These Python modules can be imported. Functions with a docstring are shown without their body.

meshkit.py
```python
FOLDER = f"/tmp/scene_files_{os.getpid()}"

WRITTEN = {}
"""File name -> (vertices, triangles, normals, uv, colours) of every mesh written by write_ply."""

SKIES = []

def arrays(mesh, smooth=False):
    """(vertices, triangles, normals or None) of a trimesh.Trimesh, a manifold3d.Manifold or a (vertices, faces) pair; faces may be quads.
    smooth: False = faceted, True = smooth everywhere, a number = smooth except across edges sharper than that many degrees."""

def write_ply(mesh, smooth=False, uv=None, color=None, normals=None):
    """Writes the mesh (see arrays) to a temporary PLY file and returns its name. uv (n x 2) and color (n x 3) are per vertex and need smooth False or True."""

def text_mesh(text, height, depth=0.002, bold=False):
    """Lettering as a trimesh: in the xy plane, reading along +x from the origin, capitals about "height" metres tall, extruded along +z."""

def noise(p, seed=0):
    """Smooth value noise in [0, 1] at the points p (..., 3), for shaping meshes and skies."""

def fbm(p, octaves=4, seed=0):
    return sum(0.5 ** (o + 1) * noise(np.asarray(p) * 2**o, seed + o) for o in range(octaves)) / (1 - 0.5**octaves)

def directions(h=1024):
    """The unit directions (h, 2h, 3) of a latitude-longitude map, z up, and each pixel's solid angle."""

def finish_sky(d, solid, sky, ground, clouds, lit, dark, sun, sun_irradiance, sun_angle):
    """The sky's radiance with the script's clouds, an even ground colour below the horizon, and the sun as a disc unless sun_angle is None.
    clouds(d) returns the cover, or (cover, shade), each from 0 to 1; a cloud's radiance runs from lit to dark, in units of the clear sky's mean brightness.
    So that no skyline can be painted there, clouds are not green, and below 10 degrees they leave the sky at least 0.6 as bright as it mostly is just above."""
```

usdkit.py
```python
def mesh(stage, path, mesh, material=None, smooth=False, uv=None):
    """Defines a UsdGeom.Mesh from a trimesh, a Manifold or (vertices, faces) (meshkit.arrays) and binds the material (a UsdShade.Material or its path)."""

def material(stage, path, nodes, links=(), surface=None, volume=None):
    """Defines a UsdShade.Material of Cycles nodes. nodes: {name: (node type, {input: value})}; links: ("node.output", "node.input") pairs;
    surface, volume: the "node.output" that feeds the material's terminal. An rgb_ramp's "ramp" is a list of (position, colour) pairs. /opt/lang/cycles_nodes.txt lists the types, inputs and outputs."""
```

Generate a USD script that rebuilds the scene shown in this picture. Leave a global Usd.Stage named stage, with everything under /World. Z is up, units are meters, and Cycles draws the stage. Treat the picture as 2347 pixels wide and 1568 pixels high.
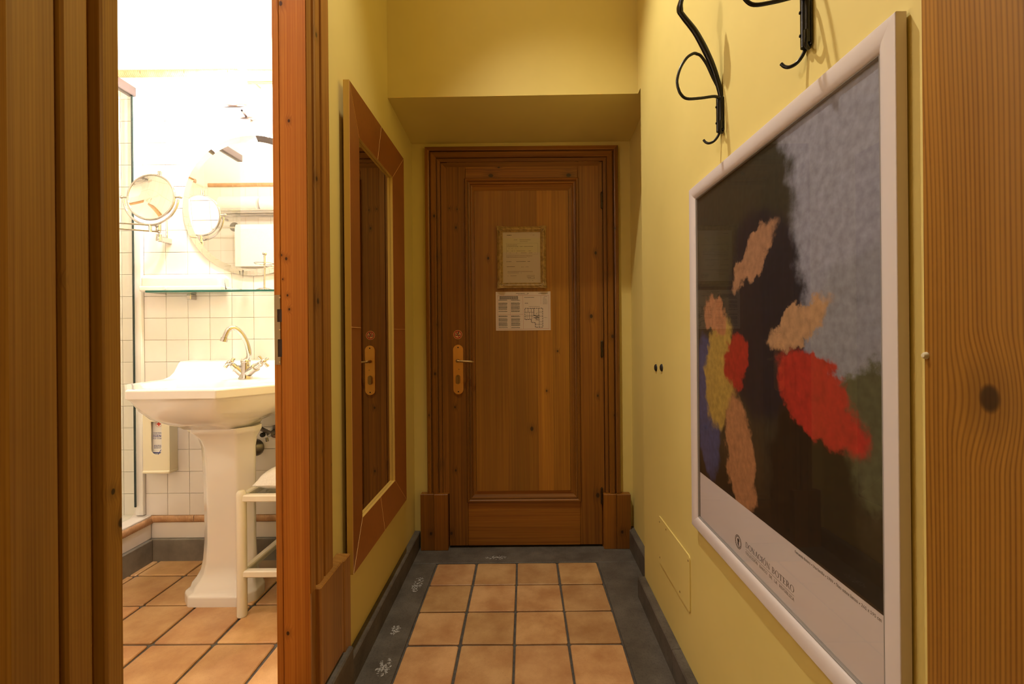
import math, random
import numpy as np
import trimesh
from shapely import affinity
from shapely.geometry import Polygon, Point, box as sbox, LineString
from shapely.ops import unary_union
from pxr import Usd, UsdGeom, UsdLux, UsdShade, Gf, Sdf
import usdkit, meshkit

random.seed(7)
stage = Usd.Stage.CreateInMemory()
UsdGeom.SetStageUpAxis(stage, 'Z')
UsdGeom.SetStageMetersPerUnit(stage, 1.0)
world = UsdGeom.Xform.Define(stage, '/World')
stage.SetDefaultPrim(world.GetPrim())

# ---------------------------------------------------------------- camera
FPX, CX, CY, ROLL, EYE = 1050.0, 1201.0, 765.0, 0.0089, 1.16
cam = UsdGeom.Camera.Define(stage, '/World/camera')
cam.CreateHorizontalApertureAttr(36.0)
cam.CreateVerticalApertureAttr(36.0 * 1568 / 2347)
cam.CreateFocalLengthAttr(FPX * 36.0 / 2347)
cam.CreateHorizontalApertureOffsetAttr(-(CX - 1173.5) * 36.0 / 2347)
cam.CreateVerticalApertureOffsetAttr((CY - 784.0) * 36.0 / 2347)
cam.CreateClippingRangeAttr(Gf.Vec2f(0.02, 100))
cam.CreateExposureAttr(0.0)
_c = UsdGeom.Xformable(cam)
_c.AddTranslateOp().Set(Gf.Vec3d(0, 0, EYE))
_c.AddRotateXOp().Set(90.0)
_c.AddRotateZOp().Set(-math.degrees(ROLL))

# ---------------------------------------------------------------- lights
def sphere_light(name, pos, r, power, color):
    l = UsdLux.SphereLight.Define(stage, '/World/' + name)
    l.CreateRadiusAttr(r)
    l.CreateIntensityAttr(power)
    l.CreateColorAttr(Gf.Vec3f(*color))
    UsdGeom.Xformable(l).AddTranslateOp().Set(Gf.Vec3d(*pos))
    return l
WARM = (1.0, 0.76, 0.38)
SPOT = (1.0, 0.92, 0.76)
BATH = (1.0, 0.87, 0.80)
def spot_light(name, pos, target, r, power, color, angle, soft):
    l = sphere_light(name, pos, r, power, color)
    sh = UsdLux.ShapingAPI.Apply(l.GetPrim())
    sh.CreateShapingConeAngleAttr(angle)
    sh.CreateShapingConeSoftnessAttr(soft)
    d = np.array(target, float) - np.array(pos, float)
    q = Gf.Rotation(Gf.Vec3d(0, 0, -1), Gf.Vec3d(*map(float, d))).GetQuat()
    UsdGeom.Xformable(l).AddOrientOp().Set(Gf.Quatf(q))
    return l
spot_light('hall_spot_light', (-0.35, 1.42, 3.45), (0.52, 0.90, 0.80), 0.025, 5200, SPOT, 44, 0.6)  # out of view, placed to light the right wall and cast the hook shadows
sphere_light('hall_lamp_light', (0.0, 1.62, 3.0), 0.03, 28, WARM)  # out of view, lights the left wall, lintel and entrance door
sphere_light('room_lamp_light', (1.2, -1.6, 2.3), 0.12, 60, WARM)  # out of view behind the camera, lights the near doorway casing
sphere_light('bath_spot_light', (-0.98, 1.80, 2.12), 0.03, 900, BATH)
sphere_light('bath_spot_light_001', (-1.28, 1.80, 2.12), 0.03, 900, BATH)
sphere_light('bath_ceiling_light', (-1.05, 1.05, 2.75), 0.07, 130, BATH)  # out of view, lights the bathroom floor and lower walls from above

# ---------------------------------------------------------------- helpers
def at(px, py, D):
    """the world point seen at a photo position, at distance D down the hall"""
    u = (px - CX) - ROLL * (py - CY)
    v = (py - CY) + ROLL * (px - CX)
    return np.array([D * u / FPX, D, EYE - D * v / FPX])

def on_x(px, py, X):
    """the same, on a wall plane x = X"""
    u = (px - CX) - ROLL * (py - CY)
    return at(px, py, X * FPX / u)

_names = {}
def numbered(parent, name):
    k = (parent, name)
    n = _names.get(k, 0)
    _names[k] = n + 1
    return name if n == 0 else '%s_%03d' % (name, n)

_origin = {}
def thing(name, label=None, cat=None, loc=(0, 0, 0), group=None, kind=None):
    path = '/World/' + numbered('/World', name)
    x = UsdGeom.Xform.Define(stage, path)
    x.AddTranslateOp().Set(Gf.Vec3d(*map(float, loc)))
    p = x.GetPrim()
    for k, v in (('label', label), ('category', cat), ('group', group), ('kind', kind)):
        if v:
            p.SetCustomDataByKey(k, v)
    _origin[path] = np.array(loc, float)
    return path

def part(parent, name, mesh, mat, smooth=False, label=None, kind=None):
    """a mesh given in world coordinates, as a child of a thing (or of a part)"""
    path = parent + '/' + numbered(parent, name)
    root = '/'.join(parent.split('/')[:3])
    v, f, n = meshkit.arrays(mesh, smooth)
    v = v - _origin.get(root, np.zeros(3))
    m = UsdGeom.Mesh.Define(stage, path)
    from pxr import Vt
    m.CreatePointsAttr(Vt.Vec3fArray.FromNumpy(v.astype(np.float32)))
    m.CreateFaceVertexCountsAttr(Vt.IntArray.FromNumpy(np.full(len(f), 3, np.int32)))
    m.CreateFaceVertexIndicesAttr(Vt.IntArray.FromNumpy(f.astype(np.int32).ravel()))
    m.CreateSubdivisionSchemeAttr('none')
    if n is not None:
        m.CreateNormalsAttr(Vt.Vec3fArray.FromNumpy(n.astype(np.float32)))
        m.SetNormalsInterpolation('vertex')
    UsdShade.MaterialBindingAPI.Apply(m.GetPrim()).Bind(mat)
    if label:
        m.GetPrim().SetCustomDataByKey('label', label)
    if kind:
        m.GetPrim().SetCustomDataByKey('kind', kind)
    return path

def tag(path, label, cat=None, group=None, kind=None):
    p = stage.GetPrimAtPath(path)
    for k, v in (('label', label), ('category', cat), ('group', group), ('kind', kind)):
        if v:
            p.SetCustomDataByKey(k, v)
    return path

def single(name, mesh, mat, label, cat, group=None, kind=None, smooth=False):
    return tag(part('/World', name, mesh, mat, smooth), label, cat, group, kind)

def cat_(*ms):
    return trimesh.util.concatenate([m for m in ms])

def bx(x0, x1, y0, y1, z0, z1, e=0.0):
    """box, its edges chamfered by e"""
    x0, x1 = min(x0, x1), max(x0, x1); y0, y1 = min(y0, y1), max(y0, y1); z0, z1 = min(z0, z1), max(z0, z1)
    h = np.array([x1 - x0, y1 - y0, z1 - z0]) / 2
    c = np.array([x1 + x0, y1 + y0, z1 + z0]) / 2
    if e <= 0:
        m = trimesh.creation.box(2 * h)
        m.apply_translation(c)
        return m
    e = min(e, 0.45 * h.min() * 2)
    P = []
    for k in range(3):
        d = h - e; d[k] = h[k]
        for s in np.ndindex(2, 2, 2):
            P.append(d * (np.array(s) * 2 - 1))
    m = trimesh.convex.convex_hull(np.array(P))
    m.apply_translation(c)
    return m

def hull(P):
    return trimesh.convex.convex_hull(np.array(P, float))

def tube(path, r, n=10, cap=True, flat=None):
    """round bar swept along a path; r a number or one per point; flat=(direction, factor) squashes the section"""
    P = np.array(path, float)
    R = np.full(len(P), r, float) if np.ndim(r) == 0 else np.array(r, float)
    T = np.gradient(P, axis=0)
    T /= np.maximum(np.linalg.norm(T, axis=1, keepdims=True), 1e-12)
    a = np.array([0, 0, 1.0]) if abs(T[0][2]) < 0.9 else np.array([1.0, 0, 0])
    if flat is not None:
        a = np.array(flat[0], float)
    N = np.cross(T[0], a); N /= np.linalg.norm(N)
    V = []
    th = np.linspace(0, 2 * np.pi, n, endpoint=False)
    for i in range(len(P)):
        if flat is not None:
            N = np.cross(T[i], a)
        else:
            N = N - T[i] * (N @ T[i])
        N /= np.linalg.norm(N)
        B = np.cross(T[i], N)
        k = flat[1] if flat is not None else 1.0
        if np.ndim(k):
            k = k[i]
        V.append(P[i] + R[i] * (np.cos(th)[:, None] * N + k * np.sin(th)[:, None] * B))
    V = np.vstack(V)
    F = []
    for i in range(len(P) - 1):
        for j in range(n):
            a0, a1 = i * n + j, i * n + (j + 1) % n
            F += [[a0, a1, a1 + n], [a0, a1 + n, a0 + n]]
    if cap:
        V = np.vstack([V, P[0], P[-1]])
        c0, c1 = len(V) - 2, len(V) - 1
        o = (len(P) - 1) * n
        for j in range(n):
            F += [[c0, (j + 1) % n, j], [c1, o + j, o + (j + 1) % n]]
    m = trimesh.Trimesh(V, F, process=False)
    m.fix_normals()
    return m

def smooth_path(pts, n=8):
    """Catmull-Rom through the points"""
    P = np.array(pts, float)
    Q = np.vstack([2 * P[0] - P[1], P, 2 * P[-1] - P[-2]])
    out = []
    for i in range(1, len(Q) - 2):
        for t in np.linspace(0, 1, n, endpoint=False):
            p0, p1, p2, p3 = Q[i - 1:i + 3]
            out.append(0.5 * (2 * p1 + (p2 - p0) * t + (2 * p0 - 5 * p1 + 4 * p2 - p3) * t * t + (3 * p1 - p0 - 3 * p2 + p3) * t ** 3))
    out.append(P[-1])
    return np.array(out)

def lathe(profile, n=32, axis='z', loc=(0, 0, 0)):
    """profile of (radius, height)"""
    pr = np.array(profile, float)
    th = np.linspace(0, 2 * np.pi, n, endpoint=False)
    V = np.concatenate([np.stack([r * np.cos(th), r * np.sin(th), np.full(n, z)], 1) for r, z in pr])
    F = []
    for i in range(len(pr) - 1):
        for j in range(n):
            a0, a1 = i * n + j, i * n + (j + 1) % n
            F += [[a0, a1, a1 + n], [a0, a1 + n, a0 + n]]
    m = trimesh.Trimesh(V, F, process=True)
    m.update_faces(m.nondegenerate_faces())
    if axis == 'y':
        m.apply_transform(trimesh.transformations.rotation_matrix(np.pi / 2, [1, 0, 0]))   # +z -> -y
    if axis == 'x':
        m.apply_transform(trimesh.transformations.rotation_matrix(np.pi / 2, [0, 1, 0]))   # +z -> +x
    if axis == '-x':
        m.apply_transform(trimesh.transformations.rotation_matrix(-np.pi / 2, [0, 1, 0]))
    m.apply_translation(loc)
    m.fix_normals()
    return m

def loft(loops, cap0=True, cap1=True):
    n = len(loops[0])
    V = np.vstack(loops)
    F = []
    for i in range(len(loops) - 1):
        for j in range(n):
            a0, a1 = i * n + j, i * n + (j + 1) % n
            F += [[a0, a1, a1 + n], [a0, a1 + n, a0 + n]]
    V = np.vstack([V, np.mean(loops[0], 0), np.mean(loops[-1], 0)])
    c0, c1, o = len(V) - 2, len(V) - 1, (len(loops) - 1) * n
    for j in range(n):
        if cap0: F.append([c0, (j + 1) % n, j])
        if cap1: F.append([c1, o + j, o + (j + 1) % n])
    return trimesh.Trimesh(V, F, process=False)

def round_loop(corners, r, k=5):
    """corners (x,y) ccw, each rounded with k points"""
    C = np.array(corners, float)
    n = len(C)
    out = []
    for i in range(n):
        p, a, b = C[i], C[i - 1], C[(i + 1) % n]
        da, db = a - p, b - p
        la, lb = np.linalg.norm(da), np.linalg.norm(db)
        rr = min(r, 0.45 * la, 0.45 * lb)
        p0, p1 = p + da / la * rr, p + db / lb * rr
        for t in np.linspace(0, 1, k):
            out.append((1 - t) ** 2 * p0 + 2 * t * (1 - t) * p + t * t * p1)
    return np.array(out)

def extrude(poly, d):
    """shapely polygon(s) extruded along +z by d"""
    gs = [g for g in getattr(poly, 'geoms', [poly]) if g.area > 1e-10]
    return cat_(*[trimesh.creation.extrude_polygon(g, d, engine='earcut') for g in gs])

def place(m, ex, ey, ez, o):
    """mesh coordinates (x,y,z) -> o + x ex + y ey + z ez"""
    M = np.eye(4); M[:3, 0], M[:3, 1], M[:3, 2], M[:3, 3] = ex, ey, ez, o
    m = m.copy(); m.apply_transform(M)
    if np.linalg.det(M[:3, :3]) < 0:
        m.invert()
    return m
EX, EY, EZ = np.eye(3)

def strokes(pts, w):
    return LineString(pts).buffer(w / 2, cap_style=2, join_style=2)

# ---------------------------------------------------------------- materials
def mat(name, nodes, links=(), surface='p.BSDF'):
    return usdkit.material(stage, '/World/Looks/' + name, nodes, links, surface=surface)

def plain(name, color, rough=0.5, metal=0.0, **kw):
    return mat(name, {'p': ('principled_bsdf', dict(base_color=color, roughness=rough, metallic=metal, **kw))})

def speckled(name, c0, c1, scale, rough=0.6, bump=0.0, dist=0.002, detail=4, vary=0.0, stops=(0.35, 0.65), fine=None, coat=0.0):
    """a colour that wanders between c0 and c1 with noise, plus relief"""
    n = {'g': ('geometry', {}),
         'n': ('noise_texture', {'scale': scale, 'detail': detail, 'roughness': 0.6}),
         'r': ('rgb_ramp', {'ramp': [(stops[0], c0), (stops[1], c1)]}),
         'p': ('principled_bsdf', {'roughness': rough, 'coat_weight': coat})}
    l = [('g.position', 'n.vector'), ('n.fac', 'r.fac')]
    out = 'r.color'
    if vary:
        n['o'] = ('object_info', {})
        n['m'] = ('map_range', {'from_min': 0, 'from_max': 1, 'to_min': 1 - vary, 'to_max': 1 + vary})
        n['h'] = ('hsv', {'hue': 0.5, 'saturation': 1.0, 'fac': 1.0})
        n['m2'] = ('map_range', {'from_min': 0, 'from_max': 1, 'to_min': 0.5 - vary * 0.04, 'to_max': 0.5 + vary * 0.015})
        n['fr'] = ('math', {'math_type': 'fraction'})
        n['mu'] = ('math', {'math_type': 'multiply', 'value2': 7.31})
        l += [('o.random', 'm.value'), ('m.result', 'h.value'), (out, 'h.color'), ('o.random', 'mu.value1'), ('mu.value', 'fr.value1'), ('fr.value', 'm2.value'), ('m2.result', 'h.hue')]
        out = 'h.color'
    if fine:
        n['n2'] = ('noise_texture', {'scale': fine[0], 'detail': 2})
        n['r2'] = ('rgb_ramp', {'ramp': [(fine[1], fine[3]), (fine[2], (1, 1, 1))]})
        n['mx'] = ('mix_color', {'blend_type': 'multiply', 'fac': 1.0})
        l += [('g.position', 'n2.vector'), ('n2.fac', 'r2.fac'), (out, 'mx.a'), ('r2.color', 'mx.b')]
        out = 'mx.result'
    l.append((out, 'p.base_color'))
    if bump:
        n['b'] = ('bump', {'strength': bump, 'distance': dist})
        l += [('n.fac', 'b.height'), ('b.normal', 'p.normal')]
    return mat(name, n, l)

def wood(name, light, dark, grain='z', across=(1, 0.35, 0), freq=70.0, warp=1.6, rough=0.42, knots=(), coat=0.25, vary=0.18, fibre=0.35, knot_pull=3.0, ring_amt=0.16, spec=0.5):
    """varnished pine: growth rings run along the grain axis, bend round the knots given as (point, radius)"""
    ax = {'x': 0, 'y': 1, 'z': 2}[grain]
    s_slow, s_fib = [2.6] * 3, [330.0] * 3
    s_slow[ax], s_fib[ax] = 0.75, 6.0
    n = {'g': ('geometry', {}), 'o': ('object_info', {}),
         'off': ('vector_math', {'math_type': 'multiply_add', 'vector2': (1, 1, 1)}),
         'sh': ('combine_xyz', {}), 'm13': ('math', {'math_type': 'multiply', 'value2': 13.7}),
         'vs': ('vector_math', {'math_type': 'multiply', 'vector2': s_slow}),
         'slow': ('noise_texture', {'scale': 1.0, 'detail': 2, 'roughness': 0.45}),
         'vf': ('vector_math', {'math_type': 'multiply', 'vector2': s_fib}),
         'fib': ('noise_texture', {'scale': 1.0, 'detail': 3, 'roughness': 0.6}),
         'dot': ('vector_math', {'math_type': 'dot_product', 'vector2': across}),
         'ma': ('math', {'math_type': 'multiply', 'value2': freq}),
         'mw': ('math', {'math_type': 'multiply_add', 'value2': warp * 6}),
         'sin': ('math', {'math_type': 'sine'}),
         'nrm': ('map_range', {'from_min': -1, 'from_max': 1, 'to_min': 0, 'to_max': 1}),
         'pw': ('math', {'math_type': 'power', 'value2': 2.2}),
         'sa': ('math', {'math_type': 'multiply', 'value2': 0.115}), 'al': ('separate_xyz', {}), 'am': ('math', {'math_type': 'multiply', 'value2': 0.9}), 'sv': ('combine_xyz', {}),
         'st': ('noise_texture', {'scale': 1.0, 'detail': 3, 'roughness': 0.55}), 'sn': ('map_range', {'from_min': 0.28, 'from_max': 0.72, 'to_min': 0, 'to_max': 1, 'clamp': True}),
         'ri': ('math', {'math_type': 'multiply', 'value2': ring_amt}), 'rs': ('math', {'math_type': 'multiply_add', 'value2': 0.62 - ring_amt}),
         'mf': ('math', {'math_type': 'multiply', 'value2': fibre}),
         'mr': ('math', {'math_type': 'add'}),
         'ramp': ('rgb_ramp', {'ramp': [(0.05, light), (0.75, dark)]}),
         'big': ('noise_texture', {'scale': 1.0, 'detail': 1}),
         'vb': ('vector_math', {'math_type': 'multiply', 'vector2': [0.7 if i == ax else 9.0 for i in range(3)]}),
         'bm': ('map_range', {'from_min': 0.3, 'from_max': 0.7, 'to_min': 0.82, 'to_max': 1.18}),
         'om': ('map_range', {'from_min': 0, 'from_max': 1, 'to_min': 1 - vary, 'to_max': 1 + vary}),
         'vm': ('math', {'math_type': 'multiply'}),
         'h': ('hsv', {'hue': 0.5, 'saturation': 1.0, 'fac': 1.0}),
         'b': ('bump', {'strength': 0.12, 'distance': 0.0008}),
         'p': ('principled_bsdf', {'roughness': rough, 'coat_weight': coat, 'coat_roughness': 0.25, 'specular_ior_level': spec})}
    l = [('o.random', 'm13.value1'), ('m13.value', 'sh.x'), ('m13.value', 'sh.y'), ('m13.value', 'sh.z'),
         ('g.position', 'off.vector1'), ('sh.vector', 'off.vector3'),
         ('off.vector', 'vs.vector1'), ('vs.vector', 'slow.vector'), ('off.vector', 'vf.vector1'), ('vf.vector', 'fib.vector'),
         ('off.vector', 'vb.vector1'), ('vb.vector', 'big.vector'),
         ('off.vector', 'dot.vector1'), ('dot.value', 'ma.value1'), ('slow.fac', 'mw.value1'), ('ma.value', 'mw.value3')]
    ring = 'mw.value'
    kd = None
    for i, (c, r) in enumerate(knots):
        sc = [1 / r] * 3; sc[ax] = 0.72 / r
        n['ks%d' % i] = ('vector_math', {'math_type': 'subtract', 'vector2': tuple(map(float, c))})
        n['km%d' % i] = ('vector_math', {'math_type': 'multiply', 'vector2': sc})
        n['kl%d' % i] = ('vector_math', {'math_type': 'length'})
        l += [('g.position', 'ks%d.vector1' % i), ('ks%d.vector' % i, 'km%d.vector1' % i), ('km%d.vector' % i, 'kl%d.vector1' % i)]
        d = 'kl%d.value' % i
        if kd is None:
            kd = d
        else:
            n['kn%d' % i] = ('math', {'math_type': 'minimum'})
            l += [(kd, 'kn%d.value1' % i), (d, 'kn%d.value2' % i)]
            kd = 'kn%d.value' % i
    if kd:
        n['kw'] = ('map_range', {'range_type': 'smoothstep', 'from_min': 0.6, 'from_max': 4.5, 'to_min': 1, 'to_max': 0, 'clamp': True})
        n['kp'] = ('math', {'math_type': 'multiply_add', 'value2': knot_pull * 2.5})
        l += [(kd, 'kw.value'), ('kw.result', 'kp.value1'), (ring, 'kp.value3')]
        ring = 'kp.value'
    l += [(ring, 'sin.value1'), ('sin.value', 'nrm.value'), ('nrm.result', 'pw.value1'), ('fib.fac', 'mf.value1'),
          (ring, 'sa.value1'), ('off.vector', 'al.vector'), ('al.' + grain, 'am.value1'), ('sa.value', 'sv.x'), ('am.value', 'sv.y'), ('sv.vector', 'st.vector'), ('st.fac', 'sn.value'),
          ('pw.value', 'ri.value1'), ('sn.result', 'rs.value1'), ('ri.value', 'rs.value3'), ('rs.value', 'mr.value1'), ('mf.value', 'mr.value2'), ('mr.value', 'ramp.fac'),
          ('big.fac', 'bm.value'), ('o.random', 'om.value'), ('bm.result', 'vm.value1'), ('om.result', 'vm.value2'), ('vm.value', 'h.value'),
          ('ramp.color', 'h.color'), ('fib.fac', 'b.height'), ('b.normal', 'p.normal')]
    out = 'h.color'
    if kd:
        n['kd'] = ('map_range', {'range_type': 'smoothstep', 'from_min': 0.55, 'from_max': 1.15, 'to_min': 0.92, 'to_max': 0, 'clamp': True})
        n['kh'] = ('map_range', {'range_type': 'smoothstep', 'from_min': 0.8, 'from_max': 3.4, 'to_min': 0.25, 'to_max': 0, 'clamp': True})
        n['kmx'] = ('math', {'math_type': 'maximum'})
        n['kcol'] = ('mix_color', {'blend_type': 'mix', 'b': (0.028, 0.011, 0.004)})
        l += [(kd, 'kd.value'), (kd, 'kh.value'), ('kd.result', 'kmx.value1'), ('kh.result', 'kmx.value2'), ('kmx.value', 'kcol.fac'), (out, 'kcol.a')]
        out = 'kcol.result'
    l.append((out, 'p.base_color'))
    return mat(name, n, l)

M = {}
YEL0, YEL1 = (0.77, 0.63, 0.212), (0.81, 0.665, 0.232)
M['yellow'] = speckled('yellow_paint', YEL0, YEL1, 2.2, rough=0.62, bump=0.10, dist=0.01, detail=6)
M['white_paint'] = plain('white_paint', (0.85, 0.83, 0.79), 0.7)
M['room_paint'] = plain('room_paint', (0.75, 0.62, 0.34), 0.7)
M['stone'] = speckled('grey_stone', (0.088, 0.074, 0.060), (0.155, 0.135, 0.112), 9, rough=0.55, bump=0.2, dist=0.002, detail=8, fine=(140, 0.25, 0.5, (0.7, 0.7, 0.7)))
M['bath_stone'] = speckled('pale_grey_stone', (0.15, 0.13, 0.108), (0.25, 0.225, 0.19), 9, rough=0.5, bump=0.2, dist=0.002, detail=8)
M['grout'] = speckled('dark_grout', (0.075, 0.066, 0.058), (0.12, 0.105, 0.09), 60, rough=0.9, bump=0.4, dist=0.001)
M['terracotta'] = speckled('terracotta', (0.46, 0.235, 0.092), (0.66, 0.405, 0.185), 6, rough=0.36, bump=0.22, dist=0.0025, detail=8, vary=0.13, stops=(0.36, 0.64), fine=(420, 0.24, 0.36, (0.55, 0.5, 0.45)))
M['salts'] = speckled('pale_scuff', (0.22, 0.21, 0.20), (0.55, 0.54, 0.53), 160, rough=0.95, detail=6)
M['wall_tile'] = speckled('cream_wall_tile', (0.79, 0.735, 0.69), (0.83, 0.775, 0.73), 5, rough=0.18, bump=0.03, dist=0.004, vary=0.03)
M['joint'] = plain('tile_joint', (0.66, 0.57, 0.49), 0.9)
M['rope'] = speckled('tan_rope_tile', (0.46, 0.25, 0.12), (0.60, 0.35, 0.18), 30, rough=0.4)
M['ceramic'] = plain('white_ceramic', (0.81, 0.765, 0.72), 0.12, coat_weight=0.6, coat_roughness=0.04)
M['chrome'] = plain('chrome', (0.56, 0.54, 0.53), 0.07, 1.0)
M['dull_steel'] = plain('dull_steel', (0.24, 0.225, 0.21), 0.30, 1.0)
M['lamp_steel'] = plain('lamp_steel', (0.20, 0.17, 0.17), 0.3, 1.0)
M['brass'] = plain('brass', (0.95, 0.56, 0.16), 0.36, 1.0)
M['old_brass'] = plain('old_brass', (0.42, 0.28, 0.11), 0.38, 1.0)
M['dark_brass'] = plain('dark_brass', (0.10, 0.072, 0.036), 0.45, 1.0)
M['strike'] = plain('strike_metal', (0.25, 0.165, 0.065), 0.5, 0.3)
M['dark_hole'] = plain('dark_mortise', (0.03, 0.014, 0.006), 0.9)
M['black_iron'] = plain('black_iron', (0.004, 0.004, 0.004), 0.30, 0.0)
M['black_rubber'] = plain('black_rubber', (0.015, 0.014, 0.013), 0.55)
M['cream_plastic'] = plain('cream_plastic', (0.78, 0.70, 0.50), 0.32)
M['ivory'] = plain('ivory_enamel', (0.80, 0.74, 0.62), 0.30)
M['white_plastic'] = plain('white_plastic', (0.82, 0.79, 0.74), 0.35)
M['frame_white'] = plain('white_lacquer', (0.80, 0.725, 0.735), 0.30, coat_weight=0.3, coat_roughness=0.12)
M['frame_inner'] = plain('frame_lip', (0.30, 0.28, 0.27), 0.4)
M['paper'] = plain('poster_paper', (0.78, 0.705, 0.715), 0.5)
M['sheet'] = plain('sheet_paper', (0.66, 0.53, 0.42), 0.7)
M['sheet_reflection'] = plain('sheet_reflection', (0.66, 0.56, 0.36), 0.7)
M['ink'] = plain('ink', (0.035, 0.03, 0.03), 0.7)
M['title_ink'] = plain('title_ink', (0.07, 0.058, 0.055), 0.7)
M['grey_ink'] = plain('grey_ink', (0.13, 0.108, 0.092), 0.7)
M['red_ink'] = plain('red_ink', (0.45, 0.10, 0.05), 0.7)
M['blue_ink'] = plain('blue_ink', (0.035, 0.05, 0.22), 0.6)
M['red_cross'] = plain('red_cross', (0.75, 0.05, 0.02), 0.5)
M['sticker_red'] = plain('sticker_red', (0.45, 0.02, 0.015), 0.4)
M['sticker_cream'] = plain('sticker_cream', (0.75, 0.42, 0.16), 0.4)
M['gilt'] = speckled('gilt', (0.30, 0.18, 0.05), (0.52, 0.33, 0.11), 60, rough=0.4, bump=0.1, dist=0.001)
M['terry'] = speckled('white_terry', (0.78, 0.74, 0.69), (0.86, 0.82, 0.77), 300, rough=0.95, bump=0.6, dist=0.003)
M['mirror'] = plain('mirror_silver', (0.90, 0.90, 0.88), 0.015, 1.0)
M['veneer'] = speckled('brown_veneer', (0.30, 0.105, 0.022), (0.36, 0.13, 0.03), 3, rough=0.34, fine=(90, 0.2, 0.5, (0.88, 0.86, 0.84)), coat=0.2)
M['veneer_edge'] = plain('veneer_edge', (0.66, 0.42, 0.10), 0.28, coat_weight=0.3)
M['inlay'] = plain('pale_inlay', (0.80, 0.50, 0.20), 0.4)
M['bulb'] = mat('lamp_glow', {'e': ('emission', {'color': (1.0, 0.88, 0.7), 'strength': 30.0})}, surface='e.emission')

def pane(name, tint, gloss=0.02):
    return mat(name, {'t': ('transparent_bsdf', {'color': tint}), 'g': ('glossy_bsdf', {'color': (1, 1, 1), 'roughness': gloss}),
                      'f': ('fresnel', {'IOR': 1.45}), 'ge': ('geometry', {}), 'iv': ('math', {'math_type': 'subtract', 'value1': 1.0}), 'mu': ('math', {'math_type': 'multiply'}), 'm': ('mix_closure', {})},
               [('ge.backfacing', 'iv.value2'), ('iv.value', 'mu.value1'), ('f.fac', 'mu.value2'), ('mu.value', 'm.fac'), ('t.BSDF', 'm.closure1'), ('g.BSDF', 'm.closure2')], surface='m.closure')
M['pane'] = pane('clear_pane', (0.98, 0.98, 0.98))
M['pane_shower'] = pane('shower_pane', (0.93, 0.95, 0.92))
M['pane_grey'] = pane('smoked_pane', (0.72, 0.76, 0.72), 0.03)
M['pane_shelf'] = pane('shelf_pane', (0.86, 0.93, 0.89))
M['glass_edge'] = plain('glass_edge', (0.020, 0.12, 0.10), 0.2)
M['glass_edge_pale'] = plain('glass_edge_pale', (0.12, 0.40, 0.36), 0.2)
M['glass_edge_dark'] = plain('glass_edge_dark', (0.02, 0.045, 0.045), 0.2)
M['tumbler'] = plain('tumbler_glass', (0.95, 0.95, 0.93), 0.05, transmission_weight=1.0, ior=1.3)

PL, PD = (0.46, 0.205, 0.052), (0.23, 0.078, 0.016)
DL, DD = (0.38, 0.155, 0.014), (0.17, 0.052, 0.003)

# ================================================================ SETTING
XL, XR, YB = -0.604, 0.522, 2.50           # wall faces of the hall
ZB, YW = 0.19, 2.00                        # bathroom floor and its end wall
CEIL = 3.80
XN = 0.586                                 # door niche, right side
XP = -0.672                                # bathroom face of the partition
BX0, BY0 = -2.42, 0.48                     # bathroom far side and near wall
JN, JF = 0.654, 1.223                      # clear opening of the bathroom doorway along y
ZH = 2.30 + 0.0                            # its head

def structure(name, label, cat):
    return thing(name, label, cat, kind='structure')

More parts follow.
